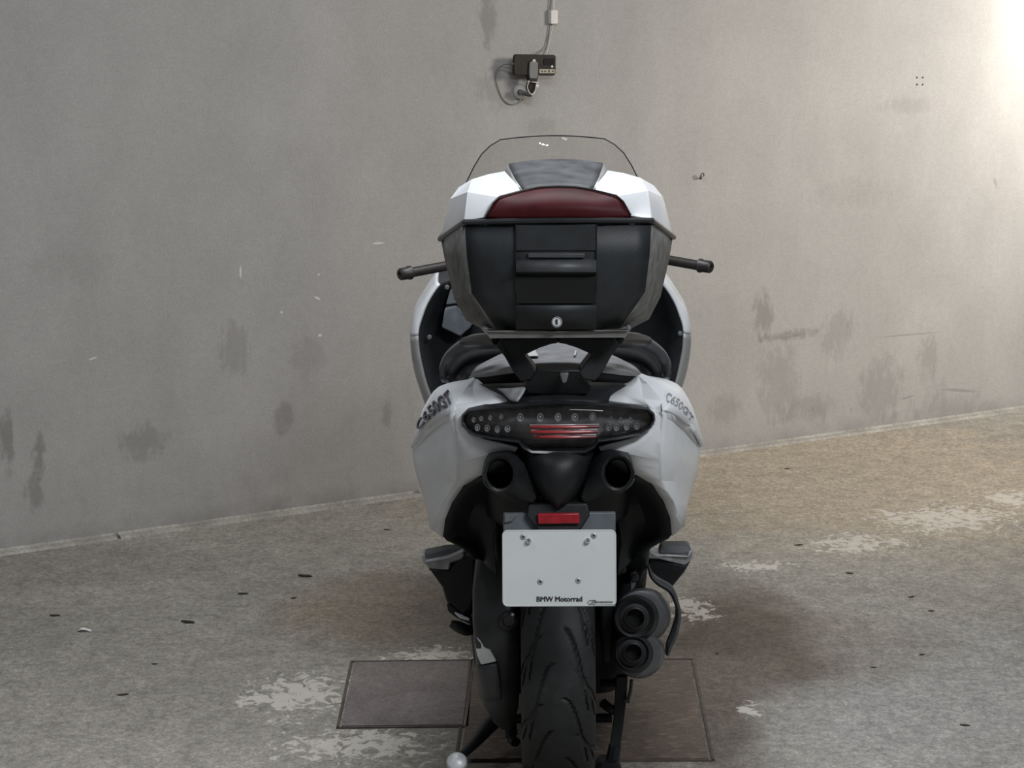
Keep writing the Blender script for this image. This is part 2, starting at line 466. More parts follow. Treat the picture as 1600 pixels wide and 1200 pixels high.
mw = MB(); mw.box((0, 0.1, 1.6), (7.0, 0.1, 1.6))
wall = structure(mw.build('wall_back', wall_material())); wall.matrix_world = WALLM
mp = MB()
for px, py in ((1433.5, 121), (1442.5, 121), (1433.5, 132), (1442.5, 132)):
    mb = MB(); mb.disc(wall_loc(px, py, 0.003), (0, 1, 0), 0.004, 0.006, 10)
    mb.build('wall_plug', M_RUST, wall)

kx = wall_loc(181, 832).x
mbb = MB()
for x0, x1 in ((-6.9, kx - 0.006), (kx + 0.006, 6.9)):
    o = [Vector((x0, 0, 0)), Vector((x0, -0.026, 0)), Vector((x0, -0.022, 0.008)), Vector((x0, -0.006, 0.012)), Vector((x0, 0, 0.018))]
    mbb.prism(o, (x1 - x0, 0, 0))
gb = G('mortar_skirting'); cb = gb.mix(gb.ramp(gb.noise(8, 5), 0.35, 0.65), (0.24, 0.225, 0.20), (0.37, 0.35, 0.315))
cb = gb.mul(cb, gb.ramp(gb.noise(90, 4), .3, .7, .8, 1.2))
bb = structure(mbb.build('baseboard_back', gb.finish(cb, .8), ang=20)); bb.matrix_world = WALLM

# ------------------------------------------------------------------ floor hatches
def hatch_material(name, c1, c2, tread):
    g = G(name)
    base = g.mix(g.ramp(g.noise(5, 5, .6), .35, .65), c1, c2)
    base = g.mul(base, g.ramp(g.noise(120, 4, .75), .3, .7, .7, 1.3))
    base = g.mul(base, g.ramp(g.noise(30, 5, .7), .3, .7, .85, 1.15))
    if tread:
        br = g.N.new('ShaderNodeTexVoronoi'); br.inputs['Scale'].default_value = 38
        mp_ = g.N.new('ShaderNodeMapping'); mp_.inputs['Scale'].default_value = (0.55, 1.1, 1); g.K.new(g.tc, mp_.inputs[0]); g.K.new(mp_.outputs[0], br.inputs['Vector'])
        hv = g.ramp(br.outputs['Distance'], .2, .45, 1, 0)
        base = g.mul(base, g.math('ADD', 0.85, g.math('MULTIPLY', hv, .35)))
        return g.finish(base, .65, hv, .6, .006)
    return g.finish(base, .7, g.noise(90, 5, .7), .5, .003)


def hatch(name, corners, m, label, th=0.005):
    c = [floor_pt(*p) for p in corners]
    o = sum(c, Vector()) / 4; o.z = 0
    r = empty(name, Matrix.Translation(o)); tag(r, label, 'floor hatch')
    q = [p - o for p in c]
    fr = MB()                                   # steel rim around the cover
    for i in range(4):
        a, b = q[i], q[(i + 1) % 4]; n = (b - a).normalized(); s_ = Vector((n.y, -n.x, 0))
        w = 0.007
        if s_.dot(a) < 0: s_ = -s_
        fr.prism([a + s_ * 0.003 - n * .006, a + s_ * (0.003 + w) - n * .010, a + s_ * (0.003 + w) - n * .010 + Vector((0, 0, .004)), a + s_ * 0.003 - n * .006 + Vector((0, 0, .004))], (b - a) + n * .016)
    fr.build('rim', M_RUST, r, weld=False)
    cv = MB(); k = 0.985
    cv.rings([[p * k + Vector((0, 0, .0)) for p in q], [p * k + Vector((0, 0, th - .001)) for p in q], [p * (k - .006) + Vector((0, 0, th)) for p in q]])
    cv.build('cover', m, r)
    return r


hatch('floor_hatch', ((553, 1036), (735, 1034), (725, 1135), (532, 1137)), hatch_material('brown_steel_plate', (0.155, 0.132, 0.124), (0.205, 0.176, 0.166), False),
      'plain brownish steel floor hatch beside the rear wheel, left of the scooter')
hatch('floor_hatch', ((740, 1034), (1079, 1032), (1110, 1188), (716, 1190)), hatch_material('rusty_tread_plate', (0.105, 0.080, 0.063), (0.15, 0.112, 0.085), True),
      'reddish brown tread plate floor hatch underneath the rear wheel', th=0.004)

# ------------------------------------------------------------------ the scooter
SC = empty('scooter', ROOTM)
tag(SC, 'white and black maxi scooter with top case, seen from behind in front of the wall', 'scooter')

# --- wheels
def tyre(axle_y, rad, halfw, name_hub, grooves, lean=0):
    wheel = MB()
    nr, nw = (560, 60) if grooves else (72, 20)
    prof = []
    for j in range(nw + 1):
        u = -1 + 2 * j / nw
        a = u * R(100)
        x = halfw * math.sin(a) / math.sin(R(90)) if abs(a) <= R(90) else halfw * math.copysign(1, a)
        drop = 0.052 * (1 - math.cos(a))
        prof.append((x, rad - drop))
    rows = []
    for i in range(nr):
        th = 2 * math.pi * i / nr; row = []
        for j, (x, r) in enumerate(prof):
            d = 0.0
            if grooves:
                s = th * rad
                for side in (-1, 1):
                    xx = x * side / halfw
                    # long S grooves that sweep from the middle to the shoulder
                    for (per, x0, x1, ln, off) in ((0.1508, 0.10, 0.80, 0.20, 0.0 if side > 0 else 0.075), (0.1508, 0.42, 0.97, 0.12, 0.06 if side > 0 else 0.135), (0.1508, 0.70, 1.0, 0.05, 0.02 if side > 0 else 0.095)):
                        if x0 < xx < x1:
                            t = (xx - x0) / (x1 - x0)
                            cen = ln * (t ** 2.2) * -1 + off
                            dd = ((s - cen + per / 2) % per) - per / 2
                            slope = ln * 2.2 * t ** 1.2 / ((x1 - x0) * halfw)
                            w = 0.0036 * math.sqrt(1 + slope * slope) * (1 - abs(2 * t - 1) ** 6)
                            if abs(dd) < w: d = max(d, 0.006 * min(1.0, (w - abs(dd)) / (w * .35)))
            rr = r - d
            row.append(Vector((x, axle_y - rr * math.cos(th), rad + rr * math.sin(th))))
        rows.append(row)
    vs = [p for r in rows for p in r]; w = nw + 1
    fs = [(i * w + j, i * w + j + 1, ((i + 1) % nr) * w + j + 1, ((i + 1) % nr) * w + j) for i in range(nr) for j in range(nw)]
    wheel.add(vs, fs)
    return wheel


AX, RR = 0.45, 0.288
tyre(AX, RR, 0.0795, 'h', True).build('rear_tyre', M_RUBBER, SC, ang=50, weld=False)
rim = MB(); rim.lathe((-0.062, AX, RR), (1, 0, 0), [(0.19, 0), (0.205, .0), (0.205, .124), (0.19, .124), (0.17, .09), (0.17, .03)], 40)
for k in range(5):
    a = 2 * math.pi * k / 5
    rim.tube([Vector((0, AX, RR)), Vector((0, AX + .185 * math.cos(a), RR + .185 * math.sin(a)))], [0.03, 0.02], 8, flat=.6)
rim.tube([Vector((-.08, AX, RR)), Vector((.08, AX, RR))], .045, 16)
rim.build('rear_rim', M_GREYP, SC)
FX, FR = 2.03, 0.272
tyre(FX, FR, 0.06, 'h', False).build('front_tyre', M_RUBBER, SC, ang=50)
fr = MB(); fr.lathe((-0.045, FX, FR), (1, 0, 0), [(0.18, 0), (0.195, 0), (0.195, .09), (0.18, .09), (.17, .06), (.17, .03)], 40)
for k in range(5):
    a = 2 * math.pi * k / 5
    fr.tube([Vector((0, FX, FR)), Vector((0, FX + .18 * math.cos(a), FR + .18 * math.sin(a)))], [0.028, 0.018], 8, flat=.6)
fr.build('front_rim', M_GREYP, SC)
fk = MB()
for s in (-1, 1):
    fk.tube([Vector((s * .095, FX, FR)), Vector((s * .095, FX - .1, FR + .3)), Vector((s * .09, FX - .22, .86))], [.026, .026, .022], 12)
fk.build('fork_legs', M_BLACKG, SC)
fm = MB()
fm.grid([[Vector((x * .078, FX + (FR + .03 - .03 * x * x) * math.cos(a), FR + (FR + .03 - .03 * x * x) * math.sin(a))) for x in (-1, -.6, 0, .6, 1)] for a in [R(d) for d in range(20, 165, 12)]], 2, 1)
fm.build('front_mudguard', M_WHITE, SC, solid=.004)

# --- drive unit, engine and chassis block behind the rear plate
en = MB()
def rr_ring(px0, px1, py, Y0, Y1, bev=0.25, n=3):
    """rounded box section at picture height py between two columns, from depth Y0 to Y1"""
    a = L(px0, py, Y0); b = L(px1, py, Y0); z = (a.z + b.z) / 2
    return round_rect((a.x + b.x) / 2, (Y0 + Y1) / 2, z, abs(b.x - a.x) / 2, (Y1 - Y0) / 2, bev, n)


def round_rect(cx, cy, z, hx, hy, bev=0.4, n=4):
    r = bev * min(hx, hy); out = []
    for (sx, sy, a0) in ((1, 1, 0), (-1, 1, 90), (-1, -1, 180), (1, -1, 270)):
        for k in range(n + 1):
            a = R(a0 + 90 * k / n)
            out.append(Vector((cx + sx * (hx - r) + r * math.cos(a), cy + sy * (hy - r) + r * math.sin(a), z)))
    return out


en.rings([round_rect(0, 1.02, z, hx, .42, .3) for z, hx in ((.16, .14), (.22, .19), (.45, .215), (.56, .20), (.66, .17))])
en.build('engine_block', M_BLACK, SC)

swing = MB()
swing.rings([rr_ring(750, 800, 852, .40, .62, .6), rr_ring(744, 806, 880, .36, .66, .6), rr_ring(738, 811, 925, .32, .70, .6),
             rr_ring(738, 812, 975, .30, .72, .6), rr_ring(740, 812, 1010, .29, .74, .6), rr_ring(744, 812, 1050, .30, .74, .7),
             rr_ring(747, 812, 1085, .32, .72, .8), rr_ring(756, 810, 1112, .35, .68, .9), rr_ring(770, 804, 1132, .40, .62, .9), rr_ring(784, 798, 1141, .46, .56, .9)])
swing.build('swingarm_cover', M_SWING, SC, ang=40)
sp = MB(); sp.prism(P([(742, 992, .31), (750, 1000, .295), (757, 1012, .288), (766, 1016, .283), (776, 1034, .282), (752, 1039, .292), (746, 1026, .302), (742, 1008, .31)]), (0, .012, 0))
sp.build('swingarm_bracket', M_BRIGHT, SC, bevel=.002)
rb = MB(); rb.grid([P([(741, 1040, .345), (748, 1041, .30), (775, 1037, .276)]), P([(744, 1058, .345), (752, 1062, .30), (780, 1064, .277)]), P([(750, 1090, .36), (760, 1096, .325), (784, 1094, .305)])], 3, 3)
rb.build('swingarm_rib', M_GREYP, SC, solid=.005)
rb2 = MB(); rb2.lathe(L(795, 968, .30), (0, -1, 0), [(.020, 0), (.020, .012), (.014, .016), (.012, .010), (.0005, .009)], 20)
rb2.build('axle_nut', M_BLACKG, SC)

hug = MB()
hug.grid([[Vector((x * .088, AX - (RR + .035 - .02 * x * x) * math.cos(a), RR + (RR + .035 - .02 * x * x) * math.sin(a))) for x in (-1, -.55, 0, .55, 1)] for a in [R(d) for d in range(52, 136, 8)]], 2, 1)
hug.build('rear_mudguard', M_BLACK, SC, solid=.004)

# --- wheel arch and inner fender
arch = MB()
edge = [(872, 745, .10), (930, 742, .10), (992, 741, .125), (1019, 757, .15), (1036.5, 783, .185), (1047, 809, .22), (1049.5, 836, .25), (1036, 846, .26), (1018, 856, .27), (1004, 872, .28)]
deep = [(872, 790, .30), (915, 790, .30), (945, 795, .30), (958, 805, .30), (964, 815, .30), (968, 830, .30), (970, 850, .30), (968, 860, .30), (966, 880, .30), (964, 900, .30)]
e_, d_ = P(edge), P(deep)
mid = [a.lerp(b, .45) + Vector((0, .05, 0)) for a, b in zip(e_, d_)]
arch.grid([e_, mid, d_], 2, 2)
pair('wheel_arch_liner', arch, M_BLACK, SC, solid=.004)
cb_ = MB()
cb_.rings([round_rect(0, .46, z, hx, hy, .4) for z, hx, hy in ((.60, .085, .16), (.66, .15, .24), (.80, .17, .30), (.90, .15, .30))])
cb_.build('frame_box', M_BLACK, SC)
sidefill = MB()
sidefill.rings([rr_ring(952, 1012, 838, .34, .60, .4), rr_ring(950, 1016, 862, .36, .60, .4), rr_ring(952, 1014, 885, .40, .60, .4), rr_ring(955, 1000, 912, .45, .6, .4)])
sidefill.build('frame_bracket', M_BLACK, SC)

# --- white tail panels
CRS = [(999, 590, .17), (1012, 602, .14), (1023, 616, .105), (1032, 629, .08), (1035, 641, .066), (1035.5, 652, .070), (1032, 684, .064), (1029, 719, .074),
       (1031, 751, .108), (1052, 784, .160), (1067, 824, .235)]
CL = P(CRS)
def crease(k): i = min(int(k), len(CL) - 2); return CL[i].lerp(CL[i + 1], k - i)
tp = MB()
a0 = [(995, 590, .18), (985, 599, .145), (966, 607, .115), (951, 618, .075)]
AT = []
for k, i in enumerate(a0):
    I, Cc = L(*i), crease(k)
    d = (0, .012, .016, .012)[k]                  # hollow strip beside the upper ridge
    AT.append([I, I.lerp(Cc, .34), I.lerp(Cc, .66) + Vector((0, d, -d * .3)), Cc])
lowedge = P([(946, 628, .05), (978, 631.5, .048), (1011, 637, .052)]) + [crease(4.7)]
tp.grid(AT + [lowedge], 1, 1)
a1 = [((1011, 637, .052), 4.7), ((1023, 649, .058), 5.1), ((1023, 663, .06), 5.6), ((1011, 675.5, .056), 6), ((985, 686, .047), 6.35), ((955, 694, .042), 6.7),
      ((936, 700, .045), 7), ((950, 720, .085), 7.4), ((975, 738, .105), 7.8), ((992, 741, .115), 8), ((1019, 757, .14), 8.5), ((1036.5, 783, .175), 9),
      ((1047, 809, .21), 9.5), ((1050, 838, .25), 10)]
tp.grid([[L(*i), L(*i).lerp(crease(c), .5), crease(c)] for i, c in a1], 1, 1)
# upper band, facing up, between the outline of the tail and the badge line
TOPL = P([(999, 590, .17), (1022, 592, .20), (1041, 596, .213), (1054, 601, .23), (1063, 609, .252), (1072, 624, .282), (1080, 641, .312), (1087, 662, .333), (1092, 684, .345), (1094, 699, .345)])
BAND = cr(P([(1035, 641, .066), (1048, 646, .086), (1062, 654, .13), (1077, 669, .215), (1088, 685, .29), (1094, 699, .345)]), 2)
bandrows = []
for t in range(10):
    bandrows.append(BAND[t] if t < len(BAND) else BAND[-1])
inner = [CL[0], CL[1], CL[2], CL[3], CL[4]]
# fan of the band: left edge is the ridge, lower edge the badge line
low = inner[:4] + BAND                              # 4 + 11 points
top = []
for q in range(len(low)):
    u = q / (len(low) - 1) * (len(TOPL) - 1); i = min(int(u), len(TOPL) - 2); top.append(TOPL[i].lerp(TOPL[i + 1], u - i))
tp.grid([[a, a.lerp(b, .5) + Vector((.003, 0, .004)), b] for a, b in zip(low, top)], 2, 1)
# flank below the badge line: a small overhang, then the scooped side
lowrows = [[(1035, 641, .066), (1056, 650.5, .108), (1077, 669, .215), (1094, 699, .345)],
           [(1035.5, 652, .070), (1055, 661, .142), (1075, 680, .255), (1094, 705, .352)],
           [(1032, 684, .064), (1054, 696, .112), (1075, 706, .225), (1094, 712, .345)],
           [(1029, 719, .074), (1052, 724, .112), (1074, 727, .21), (1091.5, 728, .335)],
           [(1031, 751, .108), (1050, 752, .15), (1070, 751, .23), (1086, 749, .325)],
           [(1052, 784, .160), (1060, 785, .185), (1068, 786, .235), (1075, 786, .30)],
           [(1067, 824, .235), (1068, 824, .242), (1069, 824, .25), (1070, 824, .262)]]
lowrows = [P(r) for r in lowrows]
tp.grid(lowrows, 3, 1)
C_ = []
for Sv in TOPL[1:] + [r[-1] for r in lowrows[1:]]:
    dz = .075 if Sv.z > .90 else .0
    zf = .60 + (Sv.z - .60) * .80
    C_.append([Sv, Vector((Sv.x * .985, max(.55, Sv.y + .1), Sv.z * .6 + zf * .4 - dz)), Vector((Sv.x * .90, .80, zf - dz)), Vector((Sv.x * .70, 1.05, .56 + (zf - .56) * .75))])
tp.grid(C_, 3, 1)
tr_, tl_ = pair('tail_panel', tp, M_WHITE, SC, solid=.005, ang=22)

# --- tail lamp
bez = [(872, 627, -.005), (910, 629, -.003), (945, 633, .005), (985, 635.5, .018), (1014, 639, .035), (1023, 647, .045), (1024, 657, .047), (1018, 669, .043), (1004, 679, .033), (968, 687, .014), (936, 692, .004), (929, 702, .006), (915, 710, .012), (872, 712, .010)]
b0 = P(bez); cz = L(872, 660, -.01)
full = b0 + list(reversed(mirr(b0[1:-1])))
def scaled(pts, sx, sz, dy):
    return [Vector((p.x * sx, p.y + dy, cz.z + (p.z - cz.z) * sz)) for p in pts]
bz = MB(); bz.rings([scaled(full, 1, 1, .05), full, scaled(full, .985, .93, -.006), scaled(full, .972, .87, -.004), scaled(full, .965, .85, .030)], caps=False)
bezel = bz.build('tail_lamp', M_BLACKG, SC, ang=40)
hs_ = MB(); hs_.add(scaled(full, .966, .855, .024), [tuple(range(len(full)))]); hs_.build('lamp_housing', M_HOUSE, bezel, solid=.002)
ln = [(872, 634, -.014), (910, 635, -.013), (945, 638, -.006), (985, 641, .006), (1012, 645, .024), (1017, 652, .031), (1016, 660, .031), (1008, 667, .026), (996, 672, .018), (968, 680, .004), (938, 685, -.006), (910, 688, -.010), (872, 689, -.012)]
l0 = P(ln); lf = l0 + list(reversed(mirr(l0[1:-1]))); lc = L(872, 661, -.018)
lens = MB(); lens.rings([lf, [lc.lerp(p, .93) + Vector((0, -.004, 0)) for p in lf]], caps=False)
inner = [lc.lerp(p, .93) + Vector((0, -.004, 0)) for p in lf]
# curved front: strips between upper and lower edge
n = len(l0)
up_ = [p for p in inner]
lens.add(inner, [tuple(range(len(inner)))])
lens.build('lens', M_SMOKE, bezel, ang=25)
for x0, x1, y, dz in ((828, 936, 667, 0), (830, 934, 675, 0), (834, 931, 683, 0)):
    rs = MB(); rs.tube([L(x0, y, .006), L(852, y, -.006), L(896, y, -.006), L(x1, y - 1, .006)], .0032, 8, 4)
    rs.build('red_strip', M_REDL, bezel)
    rs = MB(); rs.tube([L(x0, y - 3, .004), L(872, y - 3, -.004), L(x1, y - 4, .004)], .0011, 6, 4)
    rs.build('bright_strip', M_LED, bezel)
for (x, y, r, yy) in [(813, 652, .008, .006), (844, 652, .0085, .002), (872, 652, .0085, .0), (898, 652, .0085, .002), (926, 651, .008, .006),
                  (746, 668, .007, .03), (761, 669, .007, .024), (777, 671, .007, .02), (793, 670, .007, .014), (740, 656, .005, .034), (752, 654, .005, .03), (766, 653, .005, .024), (783, 651, .005, .018),
                  (951, 668, .007, .012), (963, 668, .007, .018), (979, 667, .007, .024), (995, 666, .007, .03), (955, 655, .005, .014), (970, 656, .005, .02), (985, 656, .005, .026)]:
    lm = MB(); c = L(x, y, yy)
    lm.lathe(c, (0, -1, 0), [(r * 1.0, -.004), (r, .002), (r * .8, .002), (r * .55, -.002), (r * .3, 0.0), (r * .02, .001)], 12, .8)
    lm.build('led', M_LED, bezel)
tr0 = MB(); tr0.tube([L(890, 640, -.008), L(925, 641, -.004), L(942, 642, .0)], .0009, 6); tr0.build('bright_strip', M_LED, bezel)

# --- black centre of the tail, between seat and lamp
tc_ = MB()
rows = [[(872, 629, .0), (915, 631, .01), (950, 633, .03)], [(872, 618, .02), (915, 617, .03), (955, 616, .06)], [(872, 606, .05), (918, 606, .06), (970, 606, .10)], [(872, 596, .10), (930, 597, .11), (992, 598, .15)]]
rows = [P(r) for r in rows]; rows = [list(reversed(mirr(r[1:]))) + r for r in rows]
tc_.grid(rows, 2, 2); tc_.build('tail_centre_cover', M_BLACK, SC, solid=.006)
cv = MB(); cv.grid([P([(776, 607, .07), (800, 606, .04), (821, 604, .02)]), P([(785, 613, .055), (803, 615, .025), (816, 614, .01)]), P([(796, 625, .03), (802, 627, .012), (807, 626, .0)])], 3, 3)
cv.build('grey_corner_cover', M_FOOT, SC, solid=.004)

# --- air outlet pods and the wedge between them
wd = MB()
rows = [[(872, 700, .015), (900, 700, .02), (930, 704, .035)], [(872, 722, -.015), (900, 722, -.005), (922, 724, .03)], [(872, 748, -.025), (898, 748, -.012), (914, 750, .03)],
        [(872, 770, -.02), (890, 771, -.005), (904, 771, .04)], [(872, 792, .0), (880, 792, .015), (892, 790, .05)]]
rows = [P(r) for r in rows]; rows = [list(reversed(mirr(r[1:]))) + r for r in rows]
wd.grid(rows, 3, 3); wd.build('tail_wedge', M_BLACK, SC, solid=.006)
pod = MB()
hc = (965, 739)
outer = [(933, 706), (943, 702), (953, 700), (968, 702), (982, 706), (988, 721), (992, 738), (990, 748), (982, 761), (971, 770), (956, 778), (935, 786), (905, 792), (899, 783), (905, 764), (913, 742), (922, 722)]
N_ = len(outer); inn = []; lip = []
for (x, y) in outer:
    a = math.atan2(y - hc[1], x - hc[0])
    inn.append((hc[0] + 21 * math.cos(a), hc[1] + 24 * math.sin(a))); lip.append((hc[0] + 26 * math.cos(a), hc[1] + 28 * math.sin(a)))
o_ = [L(x, y, .07) for x, y in outer]
lp = [L(x, y, -.012 + .018 * (y - 715) / 50) for x, y in lip]
mdl = [L(hc[0] + (x - hc[0]) * .86, hc[1] + (y - hc[1]) * .86, .022) if (x - hc[0]) ** 2 + (y - hc[1]) ** 2 > 36 ** 2 else L(hc[0] + (x - hc[0]) * .97, hc[1] + (y - hc[1]) * .97, .03) for x, y in outer]
i_ = [L(x, y, -.008 + .018 * (y - 715) / 50) for x, y in inn]
dp = [L(hc[0] + (x - hc[0]) * .8, hc[1] + (y - hc[1]) * .8, .12) for x, y in inn]
pod.rings([o_, mdl, lp, i_, dp], caps=False)
w0 = len(pod.v) - N_; pod.f.append(tuple(range(w0, w0 + N_)))
pair('air_outlet_pod', pod, M_BLACK, SC, ang=38)
ringm = MB(); ringm.tube([L(hc[0] + 27 * math.cos(R(d)), hc[1] + 28 * math.sin(R(d)), .008 + .010 * math.sin(R(d))) for d in range(20, 160, 10)], .0022, 8)  # lighter arc painting in the lit lower edge of the rim
pair('pod_lit_rim', ringm, M_GREYP, SC)

# --- number plate, its carrier and red reflector
car = MB(); car.prism(P([(786, 802, .03), (962, 800, .03), (962, 834, .02), (786, 834, .02)]), (0, .012, 0)); car.build('plate_carrier', M_PANEL, SC, bevel=.003)
car = MB(); car.prism(P([(826, 788, .02), (918, 786, .02), (922, 806, .012), (905, 832, .006), (842, 832, .006), (822, 806, .012)]), (0, .05, 0)); car.build('plate_arm', M_BLACK, SC, bevel=.004)
rfl = MB(); rfl.prism(P([(840, 803, .002), (905, 802, .002), (906, 818, .0), (841, 819, .0)]), (0, .010, 0)); rfl.build('rear_reflector', M_REDP, SC, bevel=.002)
tabm = MB(); tabm.prism(P([(788, 803, .022), (810, 803, .022), (800, 815, .02), (788, 818, .02)]), (0, .008, 0)); tabm.build('carrier_tab', M_GREYD, SC, bevel=.002)
YT, YB = .0, -.025
c4 = [L(784.5, 828, YT), L(963, 827.5, YT), L(963, 947, YB), L(785, 948, YB)]
ux = ((c4[1] - c4[0]) + (c4[2] - c4[3])).normalized(); uy = ((c4[0] - c4[3]) + (c4[1] - c4[2])); uy = (uy - ux * uy.dot(ux)).normalized(); uz = ux.cross(uy)
pc = sum(c4, Vector()) / 4; PW = ((c4[1] - c4[0]).length + (c4[2] - c4[3]).length) / 2; PH = ((c4[0] - c4[3]).length + (c4[1] - c4[2]).length) / 2
PM = Matrix((ux, uy, uz)).transposed().to_4x4(); PM.translation = pc


def rr2(w, h, r, n=5):
    out = []
    for (sx, sy, a0) in ((1, 1, 0), (-1, 1, 90), (-1, -1, 180), (1, -1, 270)):
        for k in range(n + 1):
            a = R(a0 + 90 * k / n); out.append((sx * (w / 2 - r) + r * math.cos(a), sy * (h / 2 - r) + r * math.sin(a)))
    return out


pl = MB()
pl.rings([[PM @ Vector((x, y, z)) for x, y in rr2(PW - d, PH - d, .011 - d / 2)] for z, d in ((-.004, 0), (.0005, 0), (.0018, .001), (.0022, .004), (.0012, .006))])
plate = pl.build('number_plate', M_PLATE, SC, ang=40)
def pp(px, py):
    """plate plane point from picture position, in plate coordinates"""
    return Vector(((px - 873.9) / 178.5 * PW, (887.6 - py) / 119.8 * PH, 0))
for x, y in ((817.5, 838.5), (928, 837), (844, 908.5), (903.5, 907)):
    sm = MB(); c = PM @ (pp(x, y) + Vector((0, 0, .001))); sm.lathe(c, uz, [(.0062, 0), (.0060, .0014), (.0030, .0022), (.0022, .0012), (.0002, .0010)], 14)
    sm.build('screw', M_ALU, plate)
    sm = MB()
    for a in (R(20), R(110)):
        d = Vector((math.cos(a), math.sin(a), 0)) * .0036; e = Vector((-math.sin(a), math.cos(a), 0)) * .0008
        q = pp(x, y) + Vector((0, 0, .0022))
        sm.prism([PM @ (q + d + e), PM @ (q - d + e), PM @ (q - d - e), PM @ (q + d - e)], uz * .0006)
    sm.build('screw_slot', M_INK, plate, weld=False)
for x, y in ((826.5, 844.5), (918.5, 844.5)):
    sm = MB(); c = PM @ pp(x, y); sm.lathe(c, uz, [(.0058, 0), (.0058, .006), (.0050, .010), (.0030, .0125), (.0002, .013)], 16)
    sm.build('bolt', M_CHROME, plate)
text('BMW Motorrad', .0143, M_INK, plate, PM @ Matrix.Translation(pp(873.8, 936.3) + Vector((0, 0, .0016))), fat=.0005, sx=.98)
st = MB(); q = [pp(917, 945.5), pp(958, 945.5), pp(957, 938), pp(932, 938.5), pp(926, 936.8), pp(919, 940)]
for q_ in range(9):
    x_ = 932 + q_ * 3.0; h_ = (1.5, 1.2, 1.3, 1.5, 1.2, 1.5, 1.2, 1.3, 1.2)[q_]
    st.prism([PM @ (pp(x_ + a, 941.0 + b * h_) + Vector((0, 0, .0014))) for a, b in ((-1.15, 1), (1.15, 1), (1.15, -1), (-1.15, -1))], uz * .0006)
st.tube([PM @ (pp(924 + 6 * math.cos(a), 941.6 + 3.3 * math.sin(a)) + Vector((0, 0, .0016))) for a in [R(d) for d in range(0, 361, 20)]], .0007, 6)
st.tube([PM @ (pp(*p) + Vector((0, 0, .0018))) for p in ((921, 945), (925, 941), (927, 938), (931, 938), (930, 941), (925, 942))], .0008, 6)
st.build('sticker_emblem', M_GREYINK, plate)
st = MB(); q = [pp(926, 947.4), pp(962, 947.4), pp(961, 944.6), pp(926, 944.9)]
st.prism([PM @ (p + Vector((0, 0, .0012))) for p in q], uz * .0007); st.build('sticker_strip', M_GREYINK, plate)

# badges wrapped on the upper band of each flank
def band_at(u, v):
    q = 4 + u * (len(BAND) - 1)
    i = min(int(q), len(low) - 2); a = low[i].lerp(low[i + 1], q - i); b = top[i].lerp(top[i + 1], q - i)
    return a.lerp(b, v) + Vector((.003, 0, .004)) * (1 - abs(2 * v - 1))


for sgn in (1, -1):
    o = text('C650GT', 1.0, M_ALU if sgn > 0 else M_BADGE, SC, Matrix.Identity(4), name='model_badge', depth=.5, fat=.010)
    xs_ = [v.co.x for v in o.data.vertices]; ys_ = [v.co.y for v in o.data.vertices]; x0, x1, y0, y1 = min(xs_), max(xs_), min(ys_), max(ys_)
    for v in o.data.vertices:
        a = (v.co.x - x0) / (x1 - x0); b = (v.co.y - y0) / (y1 - y0)
        u = -.06 + .62 * a if sgn > 0 else .66 - .76 * a
        w = (.20 if sgn > 0 else .16) + (.27 if sgn > 0 else .36) * b
        p = band_at(u, w); n = (band_at(u + .02, w) - p).cross(band_at(u, w + .02) - p).normalized()
        if n.z < 0: n = -n
        p = p + n * (.003 + .004 * (v.co.z + .5))
        v.co = p if sgn > 0 else Vector((-p.x, p.y, p.z))
    o.data.update()

# --- luggage rack and its black brackets
rk = MB(); q = P([(751, 513, -.02), (757, 513, -.06), (764, 517, -.07), (872, 517, -.075), (980, 516, -.07), (981, 512, -.06), (987, 512, -.02), (984, 518, -.06), (977, 527.5, -.07), (765, 529, -.07)])
rk.prism(q, (0, .30, 0)); rk.build('luggage_rack', M_STEEL, SC, bevel=.002)
def brk(pts, th=.05, name='rack_bracket', m=None, mir=True):
    b = MB(); b.prism(P(pts), (0, th, 0))
    if mir: pair(name, b, m or M_BLACK, SC, bevel=.003)
    else: b.build(name, m or M_BLACK, SC, bevel=.003)
brk([(925, 554, .0), (906, 579, -.0), (898, 590, .0), (930, 596, .02), (942, 581, .01), (955, 557, .01), (968, 540, .02), (960, 529, .02), (880, 529, .0), (872, 529, .0), (872, 536, .0), (884, 538, .0), (900, 543, .0)], .07)
brk([(838, 578, -.005), (906, 578, -.005), (912, 590, .0), (926, 604, .02), (918, 616, .02), (826, 616, .02), (818, 604, .02), (832, 590, .0)], .08, 'bracket_base', None, False)
brk([(874, 584, -.02), (889, 583, -.02), (885, 598, -.016), (879, 600, -.016)], .02, 'bracket_tab', M_GREYD, False)
sb = MB(); sb.tube([L(960, 530, .06), L(985, 530, .2), L(1005, 532, .34)], [.02, .022, .02], 10, 3, flat=.6); pair('rack_support', sb, M_BLACK, SC)

# --- seats and grab rails
seat = MB()
rows = [[(872, 598, .20), (935, 600, .21), (980, 603, .24), (1000, 600, .28)], [(872, 588, .195), (935, 592, .205), (982, 596, .235), (1006, 594, .28)],
        [(872, 579, .20), (935, 582, .21), (980, 587, .24), (1008, 588, .29)], [(872, 576, .225), (930, 578, .235), (975, 582, .265), (1004, 585, .30)],
        [(872, 557, .37), (925, 559, .37), (966, 564, .38), (997, 577, .40)], [(872, 541, .50), (915, 545, .50), (955, 555, .50), (987, 569, .50)], [(872, 536, .62), (915, 540, .62), (950, 554, .62), (980, 570, .60)]]
rows = [P(r) for r in rows]
rows.append([Vector((p.x * .9, .74, p.z - .05)) for p in rows[-1]]); rows.append([Vector((p.x * .9, 1.0, .80 - .03 * i)) for i, p in enumerate(rows[-1])])
rows.append([Vector((p.x * .6, 1.22, .78 - .03 * i)) for i, p in enumerate(rows[-1])])
